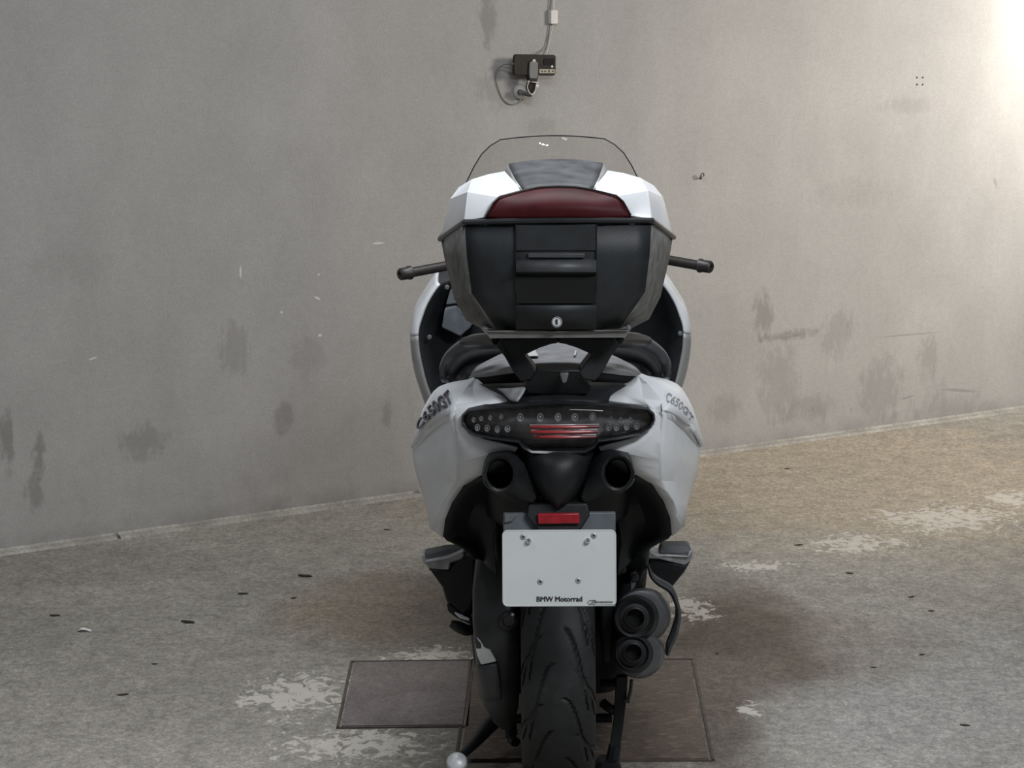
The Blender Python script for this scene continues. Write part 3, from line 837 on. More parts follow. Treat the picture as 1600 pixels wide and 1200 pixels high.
rows = [list(reversed(mirr(r[1:]))) + r for r in rows]
lipm = MB(); lipm.grid(rows[:3], 4, 3); lipm.build('seat_base', M_DEEP, SC, solid=.02, ang=45)
seat.grid(rows[2:], 4, 3); st_o = seat.build('seat', M_SEAT, SC, solid=.02, ang=45)
for tri in ([(820, 555.5, .36), (836, 547.5, .40), (840, 556, .35)], [(838, 547, .40), (840.5, 546.5, .40), (844.5, 554.5, .355), (842, 555, .355)]):
    pass
for pts in ([(819, 556.5, .355), (836, 547, .43), (841, 556, .355)], [(899, 547, .43), (901, 547.5, .43), (899, 555, .362), (896.5, 555, .362)]):
    b = MB(); b.prism([p + Vector((0, -.004, .001)) for p in P(pts)], (0, .006, -.004)); b.build('seat_inlay', M_SEATW, SC)
gr = MB()
outer_ = [(955, 522, .34), (980, 519, .36), (1000, 521, .39), (1020, 531, .41), (1037.5, 546, .42), (1046, 560, .43), (1049, 572, .44), (1047, 586, .45), (1042, 594, .46)]
inner_ = [(955, 544, .32), (982, 544, .33), (1000, 545, .35), (1018, 553, .37), (1031, 563, .385), (1036, 570, .40), (1038, 577, .41), (1037, 587, .43), (1034, 595, .45)]
oo, ii = P(outer_), P(inner_)
mm = [a.lerp(b, .5) + Vector((0, -.035, .012)) for a, b in zip(oo, ii)]
gr.grid([oo, [a.lerp(m_, .6) + Vector((0, -.008, .004)) for a, m_ in zip(oo, mm)], mm, ii], 4, 2)
pair('grab_rail', gr, M_GREYP, SC, solid=.014)
ge = MB(); ge.prism(P([(1037, 590, .42), (1046, 585, .43), (1044, 592, .42), (1038, 597, .42)]), (0, .02, 0)); pair('rail_bolt_cap', ge, M_GREYD, SC, bevel=.002)
# rider backrest hump, dark
bh = MB()
rows = [P([(872, 545, .62), (960, 548, .62), (1010, 560, .60), (1036, 585, .58)]), P([(872, 530, .70), (960, 532, .70), (1008, 540, .68), (1030, 565, .66)]), P([(872, 560, .85), (950, 562, .85), (1000, 570, .84), (1015, 590, .82)])]
rows = [list(reversed(mirr(r[1:]))) + r for r in rows]
bh.grid(rows, 3, 3); bh.build('rider_backrest', M_DEEP, SC, solid=.02)

# --- top case
case = MB()
lv = [[(872, 347, -.105), (945, 347, -.102), (1018, 347, -.085), (1051, 373, .10)],
      [(872, 400, -.105), (945, 400, -.102), (1015, 400, -.085), (1045, 408, .085)],
      [(872, 456, -.103), (945, 456, -.099), (1008, 456, -.078), (1032, 464, .07)],
      [(872, 488, -.088), (940, 488, -.084), (986, 488, -.062), (1014, 499, .05)],
      [(872, 514, -.07), (930, 514, -.067), (968, 514, -.05), (986, 513.5, .03)]]
rings_ = []
shell_c = MB(); shell_s = MB(); rc = []; rs_ = []
for r in lv:
    p = P(r)
    rc.append(list(reversed(mirr(p[1:3]))) + p[:3])
    b, c = p[2], p[3]
    fz = c.z
    rs_.append([b, c, Vector((c.x * .97, .22, fz - .003)), Vector((c.x * .80, .31, fz - .004)), Vector((0, .32, fz - .004))])
shell_c.grid(rc, 3, 1)
tcase = shell_c.build('top_case', M_SHELL, SC, ang=25, solid=.004)
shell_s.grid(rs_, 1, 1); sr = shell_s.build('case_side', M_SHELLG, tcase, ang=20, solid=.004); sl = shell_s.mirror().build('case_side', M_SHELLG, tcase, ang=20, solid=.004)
bt = MB(); ringb = rs_[-1]; bt.add(rc[-1] + ringb[1:] + list(reversed(mirr(ringb[1:-1]))), [tuple(range(len(rc[-1]) + 7))]); bt.build('case_floor', M_SHELL, tcase)
# seam strip
rim_pts = P([(872, 344.5, -.112), (945, 344.5, -.109), (1019, 344.5, -.09), (1052.5, 370.5, .10)])
rim_pts += [Vector((rim_pts[-1].x * .975, .22, rim_pts[-1].z)), Vector((rim_pts[-1].x * .80, .315, rim_pts[-1].z)), Vector((0, .325, rim_pts[-1].z))]
loop = list(reversed(mirr(rim_pts[:]))) + rim_pts[1:]
sm = MB(); sm.tube(loop, .0055, 8); sm.build('seam_strip', M_BLACKG, tcase)
# lid
lid = MB()
l0_ = P([(984, 337, -.09), (1019, 342, -.087), (1052, 369, .10)]); l1_ = P([(963, 306, -.072), (1012, 297.5, -.055), (1036, 308, .10)])
lid.grid([l0_, l1_]);
fwd0 = [l0_[2], Vector((l0_[2].x * .97, .22, l0_[2].z)), Vector((l0_[2].x * .8, .31, l0_[2].z)), Vector((0, .32, l0_[2].z))]
fwd1 = [l1_[2], Vector((l1_[2].x * .97, .22, l1_[2].z)), Vector((l1_[2].x * .8, .30, l1_[2].z)), Vector((0, .31, l1_[2].z))]
lid.grid([fwd0, fwd1])
t0_ = P([(925, 297, -.05), (963, 306, -.072), (1012, 297.5, -.055), (1036, 308, .10)]); t1_ = P([(949, 266, .15), (975, 270.5, .155), (1001, 278, .15), (1022, 290, .13)])
lid.grid([t0_, t1_])
t2_ = [Vector((t1_[0].x * .95, .27, t1_[0].z - .02)), Vector((t1_[1].x * .95, .27, t1_[1].z - .02)), Vector((t1_[2].x * .93, .26, t1_[2].z - .015)), Vector((t1_[3].x * .97, .22, t1_[3].z - .01))]
lid.grid([t1_, t2_])
t3_ = [Vector((0, .31, l1_[2].z)), Vector((.08, .31, l1_[2].z)), Vector((l1_[2].x * .8, .30, l1_[2].z)), Vector((l1_[2].x * .97, .22, l1_[2].z))]
lid.grid([t2_, t3_]); lid.grid([[t1_[3], t0_[3]], [t2_[3], t3_[3]]])
lid.build('lid', M_WHITE, tcase, ang=12, solid=.003, bevel=.0025); lid.mirror().build('lid', M_WHITE, tcase, ang=12, solid=.003, bevel=.0025)
tpn = MB()
rows = [P([(872, 291.5, -.052), (900, 292.5, -.052), (925, 296.5, -.055)]), P([(872, 270, .08), (905, 271.5, .08), (935, 276, .08)]), P([(872, 248.5, .20), (906, 249.5, .20), (942, 254.5, .20)])]
rows.append([Vector((p.x * .95, .30, p.z - .03)) for p in rows[-1]])
rows = [list(reversed(mirr(r[1:]))) + r for r in rows]
tpn.grid(rows, 3, 3); tpn.build('lid_top_panel', M_LIDTOP, tcase, ang=40, solid=.006)
lt = MB(); a_ = P([(926, 297, -.056), (936, 276.5, .08), (943, 255, .20)]); b_ = P([(929, 298, -.056), (941, 277, .10), (949, 266, .16)])
lt.grid([a_, b_]); lt.build('lid_edge', M_SILVER, tcase, solid=.003); lt.mirror().build('lid_edge', M_SILVER, tcase, solid=.003)
rd = MB()
rows = [P([(872, 343, -.108), (915, 343, -.106), (955, 341.5, -.10), (986, 338, -.093)]), P([(872, 322, -.110), (913, 323, -.108), (948, 325, -.099), (980, 328, -.092)]),
        P([(872, 303, -.085), (908, 305, -.085), (938, 310, -.084), (972, 314, -.084)]), P([(872, 292, -.055), (900, 293, -.056), (926, 297.5, -.058), (963, 306.5, -.075)])]
rows = [list(reversed(mirr(r[1:]))) + r for r in rows]
rd.grid(rows, 3, 3); rd.build('lid_reflector', M_RED, tcase, ang=50, solid=.006)
re_ = MB(); re_.tube(list(reversed(mirr(P([(900, 292, -.058), (926, 296.5, -.060), (963, 305.5, -.077), (974, 315, -.087), (986, 336.5, -.095)])))) + P([(872, 291, -.057), (900, 292, -.058), (926, 296.5, -.060), (963, 305.5, -.077), (974, 315, -.087), (986, 336.5, -.095)]), .0016, 6)
re_.build('reflector_edge', M_BLACKG, tcase)
# latch column
lp_ = MB(); lp_.prism(P([(806, 350, -.108), (932, 350, -.108), (932, 392, -.108), (806, 392, -.108)]), (0, .006, 0)); lp_.build('latch_panel', M_SHELL, tcase, bevel=.0015)
lp_ = MB(); lp_.prism(P([(825, 396, -.112), (914, 396, -.112), (914, 403, -.112), (825, 403, -.112)]), (0, .010, 0)); lp_.build('latch_bar', M_GREYP, tcase, bevel=.0015)
lh = MB(); lh.grid([P([(806, 404, -.104), (932, 404, -.104)]), P([(806, 409, -.114), (932, 409, -.114)]), P([(806, 423, -.128), (932, 423, -.128)]), P([(806, 426, -.118), (932, 426, -.118)]), P([(806, 425, -.100), (932, 425, -.100)])])
lh.build('latch_handle', M_GREYP, tcase, solid=.003)
for x0, x1 in ((805, 807), (931, 933)):
    b = MB(); b.prism(P([(x0, 350, -.1095), (x1, 350, -.1095), (x1, 512, -.078), (x1 - 0, 456, -.1075), (x0, 456, -.1075)][:2] + [(x1, 456, -.1075), (x0, 456, -.1075)]), (0, .004, 0)); b.build('panel_groove', M_HOLE, tcase)
b = MB(); b.prism(P([(807, 432, -.1085), (931, 432, -.1085), (931, 455, -.1065), (931, 474, -.1005), (807, 474, -.1005), (807, 455, -.1065)]), (0, .003, 0)); b.build('latch_recess_shade', M_HOLE, tcase)  # flat black sheet painting in the shade of the recess
b = MB(); b.grid([P([(806, 476, -.099), (932, 476, -.099)]), P([(806, 489, -.093), (932, 489, -.093)]), P([(806, 513, -.076), (932, 513, -.076)])]); b.build('latch_lower_panel', M_SHELL, tcase, solid=.004)
lk = MB(); c = L(870, 503.5, -.094); lk.lathe(c, (0, -1, .35), [(.0105, -.004), (.0105, .004), (.0085, .006), (.0080, .004), (.0002, .004)], 20); lko = lk.build('lock', M_ALU, tcase)
lk = MB(); lk.box(c + Vector((0, -.006, .002)), (.0016, .002, .005)); lk.build('key_slot', M_INK, tcase)

# --- front fairing, leg shield, handlebar, windshield
Yf = 1.28
fo = [(1037.5, 434), (1050, 450), (1064, 472), (1073, 488), (1078, 506), (1080, 520)]
fi = [(1035, 440), (1045, 453), (1056, 472), (1064, 494), (1068.5, 508), (1070, 520)]
fo2 = [(1080, 521), (1079, 546), (1074, 578), (1066, 605), (1056, 636), (1040, 690)]
fi2 = [(1070, 521), (1068, 547), (1063, 573), (1057, 598), (1046, 630), (1030, 690)]
def fairing(o, i, name, m):
    O = [L(x, y, Yf + .02) for x, y in o]; I = [L(x, y, Yf - .02) for x, y in i]
    f1 = [Vector((p.x * 1.0, 1.5, p.z + .005)) for p in O]; f2 = [Vector((p.x * .86, 1.75, .55 + (p.z - .55) * .93)) for p in O]; f3 = [Vector((p.x * .5, 1.98, .55 + (p.z - .55) * .75)) for p in O]
    b = MB(); b.grid([I, O, f1, f2, f3], 3, 3)
    pair(name, b, m, SC, solid=.006)
fairing(fo, fi, 'upper_fairing', M_WHITE)
fairing(fo2, fi2, 'lower_fairing', M_SILVER)
lg = MB()
rows = []
for (x, y) in fi + fi2[1:]:
    a = L(x, y, Yf - .012); rows.append([a, Vector((a.x * .80, Yf + .10, a.z)), Vector((a.x * .45, Yf + .16, a.z)), Vector((0, Yf + .17, a.z))])
lg.grid(rows, 2, 2); pair('leg_shield', lg, M_BLACK, SC, solid=.005)
gp = MB(); gp.prism(P([(695, 482, 1.30), (713, 479, 1.33), (724, 492, 1.36), (741, 502, 1.38), (735, 512, 1.36), (719, 526, 1.33), (690, 512, 1.29)]), (0, .05, 0)); gp.build('glovebox_lid', M_PANEL, SC, bevel=.004)
gp = MB(); gp.prism(P([(696, 477, 1.32), (704, 452, 1.33), (712, 450, 1.36), (722, 474, 1.36)]), (0, .05, 0)); gp.build('glovebox_panel', M_PANEL, SC, bevel=.004)
for x, y, yy in ((1063, 521, 1.27), (671, 527, 1.27), (698.5, 449, 1.27)):
    b = MB(); b.lathe(L(x, y, yy), (0, -1, 0), [(.006, -.006), (.006, .002), (.004, .004), (.0002, .004)], 12); b.build('shield_bolt', M_GREYD, SC)
# dashboard and nose (hidden behind the top case from the photograph's side)
ds = MB(); ds.rings([round_rect(0, 1.62, z, hx, hy, .5) for z, hx, hy in ((.62, .24, .30), (.80, .25, .30), (.98, .22, .26), (1.06, .15, .18))]); ds.build('dashboard', M_BLACK, SC)
ns = MB(); ns.rings([round_rect(0, cy, z, hx, hy, .9, 6) for z, cy, hx, hy in ((.60, 1.80, .14, .16), (.72, 1.86, .20, .20), (.86, 1.84, .23, .20), (.98, 1.76, .20, .14), (1.10, 1.68, .17, .10), (1.17, 1.62, .13, .05))]); ns.build('nose_cowl', M_WHITE, SC)
# windshield
ws = [(856, 213.5), (899, 214), (939, 217), (955, 226), (969, 239), (981, 258), (992, 280), (1001, 310), (1007, 345), (999, 390)]
rowsw = []; edgew = []
for (x, y) in ws:
    q = L(x, y, 1.45); e = abs(q.x) / .23
    p = L(x, y, 1.36 + .12 * (1 - min(1, e)) + .10 * (y - 213) / 170); edgew.append(p)
half = []
for p in edgew:
    half.append([Vector((p.x * t, p.y + .10 * (1 - t * t), p.z + .0)) for t in (0, .2, .4, .6, .8, 1.0)])
wsm = MB(); full_rows = []
for r in half[2:]:
    full_rows.append(list(reversed(mirr(r[1:]))) + r)
top = edgew[:3]; zt = half[2]
crown = [Vector((p.x, p.y, p.z + (edgew[0].z - p.z) * (1 - (p.x / edgew[2].x) ** 2))) for p in half[2]]
full_rows[0] = list(reversed(mirr(crown[1:]))) + crown
wsm.grid(full_rows, 2, 1)
wind = wsm.build('windshield', M_GLASS, SC, ang=60, weld=True)
em = MB(); el = [r[-1] for r in full_rows]
path = list(reversed(mirr(el[1:]))) + full_rows[0] + el[1:]
em.tube(path, .0016, 6); edge_o = em.build('windshield_edge', M_BLACKG, SC); edge_o.location.x = wind.location.x = .009
# handlebar
def bar(pts, cap0, cap1):
    b = MB(); b.tube(pts, [.011, .0125, .0125], 14, 2); b.build('handlebar_grip', M_GRIP, SC)
    c = MB(); d = (cap1 - cap0).normalized(); ln_ = (cap1 - cap0).length
    c.lathe(cap0, d, [(.0135, 0), (.0175, .003), (.0175, .009), (.0155, .012), (.0155, ln_ - .004), (.0120, ln_), (.006, ln_), (.005, ln_ - .004), (.0003, ln_ - .004)], 18)
    c.build('bar_end', M_GRIP, SC)
bar([L(775, 399, 1.30), L(720, 411, 1.24), L(642, 426, 1.17)], L(643, 425.5, 1.17), L(624, 429, 1.15))
bar([L(960, 392, 1.30), L(1030, 404, 1.24), L(1092, 415, 1.17)], L(1091, 414.7, 1.17), L(1112, 417.5, 1.15))
hb = MB(); hb.tube([L(775, 399, 1.30), L(820, 396, 1.38), L(868, 395, 1.42), L(915, 393, 1.38), L(960, 392, 1.30)], .011, 12, 3); hb.build('handlebar', M_BLACKG, SC)

# --- passenger footrests
def footrest(pl_top, rim_, body_, nm):
    b = MB(); b.prism(P(body_), (0, .07, 0)); b.build('footrest_bracket', M_BLACK, SC, bevel=.006)
    b = MB(); b.prism(P(rim_), (0, .06, 0)); o = b.build('footrest', M_FOOT, SC, bevel=.004)
    b = MB(); b.prism(P(pl_top), (0, .05, 0)); b.build('footrest_rubber', M_GREYP, o, bevel=.003)
footrest([(1034, 853, .57), (1076, 853, .58), (1081, 859, .57), (1076, 866, .56), (1030, 865, .55)], [(1008, 862, .55), (1012, 858, .55), (1026, 866, .548), (1074, 868, .55), (1079, 858, .57), (1084, 862, .57), (1082, 874, .56), (1070, 884, .555), (1030, 874, .55), (1012, 874, .55)],
         [(1011, 870, .56), (1030, 873, .56), (1070, 882, .56), (1081, 874, .57), (1070, 894, .57), (1052, 916, .57), (1040, 924, .57), (1026, 906, .57), (1012, 888, .57)], 0)
footrest([(663, 866, .57), (697, 859, .57), (724, 858, .58), (722, 865, .57), (700, 872, .56), (665, 879, .56)], [(658, 868, .56), (664, 866, .56), (666, 876, .555), (700, 870, .55), (724, 862, .55), (727, 866, .56), (722, 874, .56), (704, 880, .555), (702, 891, .555), (672, 889, .556), (662, 880, .56)],
         [(664, 880, .57), (672, 888, .56), (702, 889, .56), (712, 876, .56), (728, 866, .57), (742, 866, .57), (742, 930, .57), (736, 950, .57), (724, 962, .57), (705, 944, .57), (698, 942, .57), (691, 918, .57)], 0)
b = MB(); b.prism(P([(698, 942, .60), (705, 944, .60), (736, 966, .60), (738, 930, .60), (720, 930, .60)]), (0, .05, 0)); b.build('footrest_hanger', M_BLACK, SC, bevel=.004)
b = MB(); b.prism(P([(698, 944, .58), (704, 944, .58), (738, 970, .58), (738, 978, .58), (712, 965, .58), (700, 956, .58)]), (0, .03, 0)); b.build('stand_spring_plate', M_BLACK, SC, bevel=.003)
b = MB(); b.tube(P([(704, 974, .62), (716, 979, .62), (728, 984, .62), (740, 984, .64)]), [.011, .017, .017, .012], 12, 3, flat=.8); b.build('stand_lug', M_BLACK, SC)
b = MB(); b.tube(P([(711, 957, .57), (720, 963, .57), (733, 968, .57)]), [.002, .005, .003], 8, 2); b.build('bright_gap_sliver', M_BRIGHT, SC)  # pale sliver standing in for the bright gap behind the bracket

# --- twin-outlet exhaust
def circ(cx, cy, r, Y, n=28, sq=1.0):
    return [L(cx + r * sq * math.cos(2 * math.pi * k / n), cy + r * math.sin(2 * math.pi * k / n), Y) for k in range(n)]
ex = MB()
ex.rings([circ(1010, 950, 30, .95), circ(1007, 960, 42, .60), circ(1004, 962, 43.5, .42), circ(1003, 962, 43, .34), circ(1001, 963, 40, .315), circ(999, 964, 36, .312)])
ex.build('silencer', M_EXHG, SC, ang=40)
ex2 = MB(); ex2.rings([circ(1003, 1000, 30, .90), circ(1001, 1015, 38, .58), circ(999, 1020, 40, .42), circ(998, 1021, 39.5, .34), circ(996, 1021, 37, .315), circ(994, 1021, 33, .312)])
ex2.build('silencer', M_EXHG, SC, ang=40)
for (cx, cy, R1, hx, hy, r2) in ((994, 965, 36, 992, 966, 15), (990, 1021, 31, 989, 1020, 14)):
    e = MB()
    e.rings([circ(cx, cy, R1, .314), circ(cx - 1, cy, R1 - 1, .300), circ(cx - 2, cy, R1 - 5, .292), circ(hx, hy, r2 + 8, .300), circ(hx, hy, r2 + 3, .298), circ(hx, hy, r2 + 2, .280), circ(hx, hy, r2, .278), circ(hx, hy, r2 - 2, .285), circ(hx, hy, r2 - 3, .40)])
    o = e.build('silencer_end_cap', M_EXH, SC, ang=30)
    e = MB(); e.rings([circ(hx, hy, r2 - 2.8, .300), circ(hx, hy, r2 - 2.8, .308)]); e.build('outlet_dark_disc', M_HOLE, o)  # black disc painting in the dark inside of the pipe
hs = MB()
pth = [(1013, 885, .42), (1018, 900, .40), (1029, 911, .38), (1048, 923, .37), (1058, 945, .37), (1060, 966, .37), (1053, 994, .38), (1046, 1010, .39), (1043, 1024, .40)]
wdt = [2, 3.5, 4.5, 5, 4, 4.5, 5.5, 5, 3]
pth = P(pth)
lr = []; li = []
for i, p in enumerate(pth):
    t = (pth[min(i + 1, len(pth) - 1)] - pth[max(i - 1, 0)]); t.y = 0; t.normalize(); nn = Vector((t.z, 0, -t.x)) * (wdt[i] / 750)
    lr.append([p + nn, p + Vector((0, -.006, 0)), p - nn, p - nn * .9 + Vector((0, .03, 0)), p + nn * .9 + Vector((0, .03, 0))])
lr = [cr([r[i] for r in lr], 3) for i in range(5)]; lr = [list(x) for x in zip(*lr)]
hs.rings(lr); hs.build('exhaust_guard', M_GREYP, SC, ang=50)
for p, m in (((972, 890, .38), M_ALU), ((992, 903, .40), M_ALU)):
    b = MB(); b.lathe(L(*p), (0, -1, 0), [(.010, -.02), (.010, .0), (.007, .004), (.0002, .004)], 12); b.build('mount_bolt', M_GREYP, SC)
b = MB(); b.prism(P([(985, 895, .40), (994, 892, .40), (996, 905, .40), (992, 918, .40), (985, 925, .40)]), (0, .015, 0)); b.build('mount_bracket', M_GREYD, SC, bevel=.003)
b = MB(); b.rings([rr_ring(938, 966, 905, .40, .62, .5), rr_ring(938, 962, 960, .40, .62, .5), rr_ring(940, 958, 1010, .42, .60, .5), rr_ring(942, 952, 1035, .44, .56, .5)]); b.build('silencer_hanger', M_BLACK, SC)

# --- centre stand and side stand
GZ = -LIFT + .0045
def toground(p, z=GZ): return Vector((p.x, p.y, z))
cs = MB()
a = L(972, 1056, .52); b_ = L(970, 1085, .52); c_ = L(966, 1130, .52); d_ = L(961, 1164, .52)
cs.rings([[p + Vector((x, y, 0)) for x, y in ((-w, -.012), (w, -.012), (w, .012), (-w, .012))] for p, w in ((a, .012), (b_, .013), (c_, .011), (d_, .0115))])
cs.tube(P([(940, 1068, .54), (956, 1067, .53), (968, 1064, .52)]), [.010, .009, .012], 8, 2); cs.tube(P([(941, 1097, .53), (952, 1106, .52), (962, 1110, .52), (970, 1092, .52)]), [.011, .011, .010, .010], 8, 3)
foot = L(958, 1170, .52)
cs.rings([round_rect(foot.x - .012, .52, z, hx, .03, .5) for z, hx in ((GZ, .03), (GZ + .012, .03), (GZ + .03, .02))])
cs.tube([d_, toground(L(955, 1172, .52), GZ + .01)], [.014, .016], 8)
cs.tube([Vector((foot.x, .60, GZ + .10)), Vector((-foot.x, .60, GZ + .10))], .011, 10)
cs.build('centre_stand', M_BLACK, SC, ang=40)
sg = MB(); sg.tube(P([(987, 1062, .50), (985, 1080, .50), (981, 1094, .50)]), .004, 8, 2); sg.tube(P([(976, 1094, .50), (984, 1095, .50)]), .006, 8); sg.build('stand_spring', M_GREYP, SC)
ss = MB()
ft = L(714, 1190, .40)
ss.tube([L(790, 1112, .62), L(768, 1130, .58), L(744, 1158, .50), L(722, 1180, .42)], [.024, .022, .016, .012], 12, 3, flat=.7)
ss.tube([L(796, 1120, .60), L(800, 1150, .60), L(806, 1160, .58)], [.016, .014, .012], 10, 2)
ss.build('side_stand', M_BLACK, SC)
fz = toground(ft)
sf = MB(); sf.lathe(Vector((ft.x, ft.y, ft.z)), (0, -.75, .66), [(.023, -.016), (.024, -.004), (.021, .004), (.014, .0085), (.0003, .010)], 28)
sf.build('stand_foot', M_BRIGHT, SC)
xs = MB(); xs.tube([L(735, 1189, .50), L(780, 1188, .52), L(816, 1188, .52)], .0045, 8); xs.build('stand_lever', M_BLACK, SC)

# ------------------------------------------------------------------ things on the wall
wm = WALLM.to_3x3()
def WL(px, py, out): return wall_pt(px, py, out)
phone = empty('smartphone', Matrix.Translation(wall_pt(835, 101, .06)) @ WALLM.to_quaternion().to_matrix().to_4x4())
tag(phone, 'dark smartphone held sideways in a clamp on the wall', 'phone')
PI_ = phone.matrix_world.inverted()
def ph(px, py, out): return PI_ @ wall_pt(px, py, out)
def rquad(x0, y0, x1, y1, out, r=.012, n=4, tilt=.03):
    a = ph(x0, y0, out); b = ph(x1, y1, out); cx, cz_ = (a.x + b.x) / 2, (a.z + b.z) / 2
    c, s_ = math.cos(-tilt), math.sin(-tilt)
    return [Vector((cx + x * c - z * s_, a.y, cz_ + x * s_ + z * c)) for x, z in rr2(abs(b.x - a.x), abs(a.z - b.z), min(r, abs(a.z - b.z) * .49), n)]
b = MB(); q = rquad(803, 86, 868, 117, .058, .010); q2 = rquad(804, 87, 867, 116, .061, .009)
b.rings([[p + Vector((0, .008, 0)) for p in q], q, q2]); pb = b.build('phone_body', M_PHONE, phone)
b = MB(); b.prism(rquad(850, 91.5, 866, 101, .0635, .004), (0, .004, 0)); b.build('camera_bump', M_HOLE, phone)
b = MB(); b.lathe(ph(862.5, 104, .0625), (0, -1, 0), [(.0045, -.002), (.0045, .001), (.0003, .0012)], 12); b.build('flash', M_KNOB, phone)
b = MB(); b.prism(rquad(843, 108.5, 867, 114, .062, .001), (0, .002, 0)); lb_ = b.build('phone_label', M_TAN, phone)
for x in (847, 852, 858, 864):
    b = MB(); b.box(ph(x, 111.2, .0626), (.004 if x != 858 else .003, .0006, .002 if x != 858 else .004)); b.build('label_mark', M_INK, lb_)

mount = empty('phone_mount', WALLM @ Matrix.Translation(wall_loc(813, 143)))
tag(mount, 'grey phone clamp on a round knob fixed to the wall above the scooter', 'phone holder')
MI = mount.matrix_world.inverted()
def mt(px, py, out): return MI @ wall_pt(px, py, out)
b = MB(); b.lathe(mt(811.5, 143, 0), (0, -1, 0), [(.024, 0), (.027, .004), (.027, .012), (.022, .024), (.013, .032), (.006, .034), (.0003, .0345)], 28); b.build('base_knob', M_KNOB, mount)
b = MB(); b.lathe(mt(812, 144, .030), (0, -1, 0), [(.010, 0), (.010, .010), (.006, .012), (.0003, .012)], 16); b.build('knob_hub', M_GREYP, mount)
b = MB(); b.tube([mt(813, 143.5, .036), mt(823, 147, .046), mt(830, 148.5, .050)], [.006, .008, .007], 10, 2); b.build('stub_arm', M_GREYP, mount)
b = MB(); b.prism([mt(*p) for p in ((826, 129, .055), (839, 129, .055), (837, 140, .052), (832, 146, .050), (828, 143, .05), (825, 137, .05))], (0, .016, 0)); b.build('joint', M_PHONE, mount, bevel=.002)
b = MB(); b.prism([mt(*p) for p in ((828, 98, .0685), (830, 95.5, .0685), (838, 95.5, .0685), (841, 98, .0685), (841, 116, .0685), (839, 123, .0685), (828, 122.5, .0685), (827, 112, .0685))], (0, .006, 0)); b.build('clamp', M_CLAMP, mount, bevel=.002)
b = MB(); b.prism([mt(*p) for p in ((826, 118.2, .066), (841.5, 119, .066), (839, 128, .066), (829, 128, .066))], (0, .022, 0)); b.build('clamp_foot', M_PHONE, mount, bevel=.002)
b = MB(); b.lathe(mt(834, 95, .066), (0, -1, 0), [(.006, -.002), (.006, .003), (.003, .0055), (.0003, .006)], 14); b.build('clamp_screw', M_KNOB, mount)
b = MB(); b.tube([mt(*p) for p in ((825, 126.5, .060), (833, 128, .064), (841, 129.5, .060), (842, 131, .055))], .0022, 8, 3)
b.tube([mt(*p) for p in ((826, 128, .058), (824, 136, .058), (827, 144, .060), (832, 148, .062), (836, 143, .060), (838, 131, .058))], .0018, 8, 3)
b.build('cable_tie', M_CABLEW, mount)
b = MB(); b.prism([mt(*p) for p in ((838, 131, .055), (842.5, 131, .055), (841, 137, .055), (838.5, 136, .055))], (0, .006, 0)); b.build('tie_head', M_CABLEW, mount)

cab = empty('charging_cable', WALLM @ Matrix.Translation(wall_loc(780, 130)))
tag(cab, 'thin grey charging cable looping down the wall from the phone', 'cable')
CI = cab.matrix_world.inverted()
b = MB(); b.tube([CI @ wall_pt(*p) for p in ((803, 100, .057), (796, 100, .05), (786, 101.5, .03), (778, 108, .012), (774.5, 118, .005), (776, 130, .004), (781, 145, .004), (787, 156, .004), (795, 162, .005), (805, 162.5, .006), (814, 158, .008), (822, 151, .02), (827, 146, .045))], .0019, 8, 4)
b.build('cord', M_CABLE, cab)
b = MB(); b.tube([CI @ wall_pt(*p) for p in ((803, 100, .057), (794, 100.3, .05))], [.005, .003], 10); b.build('plug', M_GREYP, cab)

pw = empty('power_cord', WALLM @ Matrix.Translation(wall_loc(860, 40)))
tag(pw, 'pale power cord with a white inline connector hanging down the wall to the phone', 'cable')
CI2 = pw.matrix_world.inverted()
b = MB(); b.tube([CI2 @ wall_pt(*p) for p in ((862, -90, .006), (861, -40, .006), (860, 0, .006), (858.5, 20, .006), (859, 40, .006), (857, 60, .007), (853, 76, .012), (848, 86, .055))], .0020, 8, 4); b.build('cord', M_CABLE, pw)
b = MB(); b.tube([CI2 @ wall_pt(*p) for p in ((872, -90, .006), (868, -30, .006), (865, 0, .007), (865, 15, .009))], .0026, 8, 4)
b.tube([CI2 @ wall_pt(*p) for p in ((864, 37, .009), (862.5, 46, .008), (859, 60, .007), (856, 76, .010), (853, 86, .05))], .0016, 8, 4); b.build('cord', M_CABLEW, pw, label='white strand of the cord')
a = CI2 @ wall_pt(860.5, 15, .020); c = CI2 @ wall_pt(872.5, 38, .020)
q = [Vector(((a.x + c.x) / 2 + x, a.y, (a.z + c.z) / 2 + z)) for x, z in rr2(abs(c.x - a.x), abs(a.z - c.z), .006)]
b = MB(); b.rings([[p + Vector((0, .018, 0)) for p in q], [p + Vector((0, .004, 0)) for p in q], [Vector(((a.x + c.x) / 2 + (p.x - (a.x + c.x) / 2) * .85, p.y, (a.z + c.z) / 2 + (p.z - (a.z + c.z) / 2) * .9)) for p in q]]); b.build('connector', M_KNOB, pw)

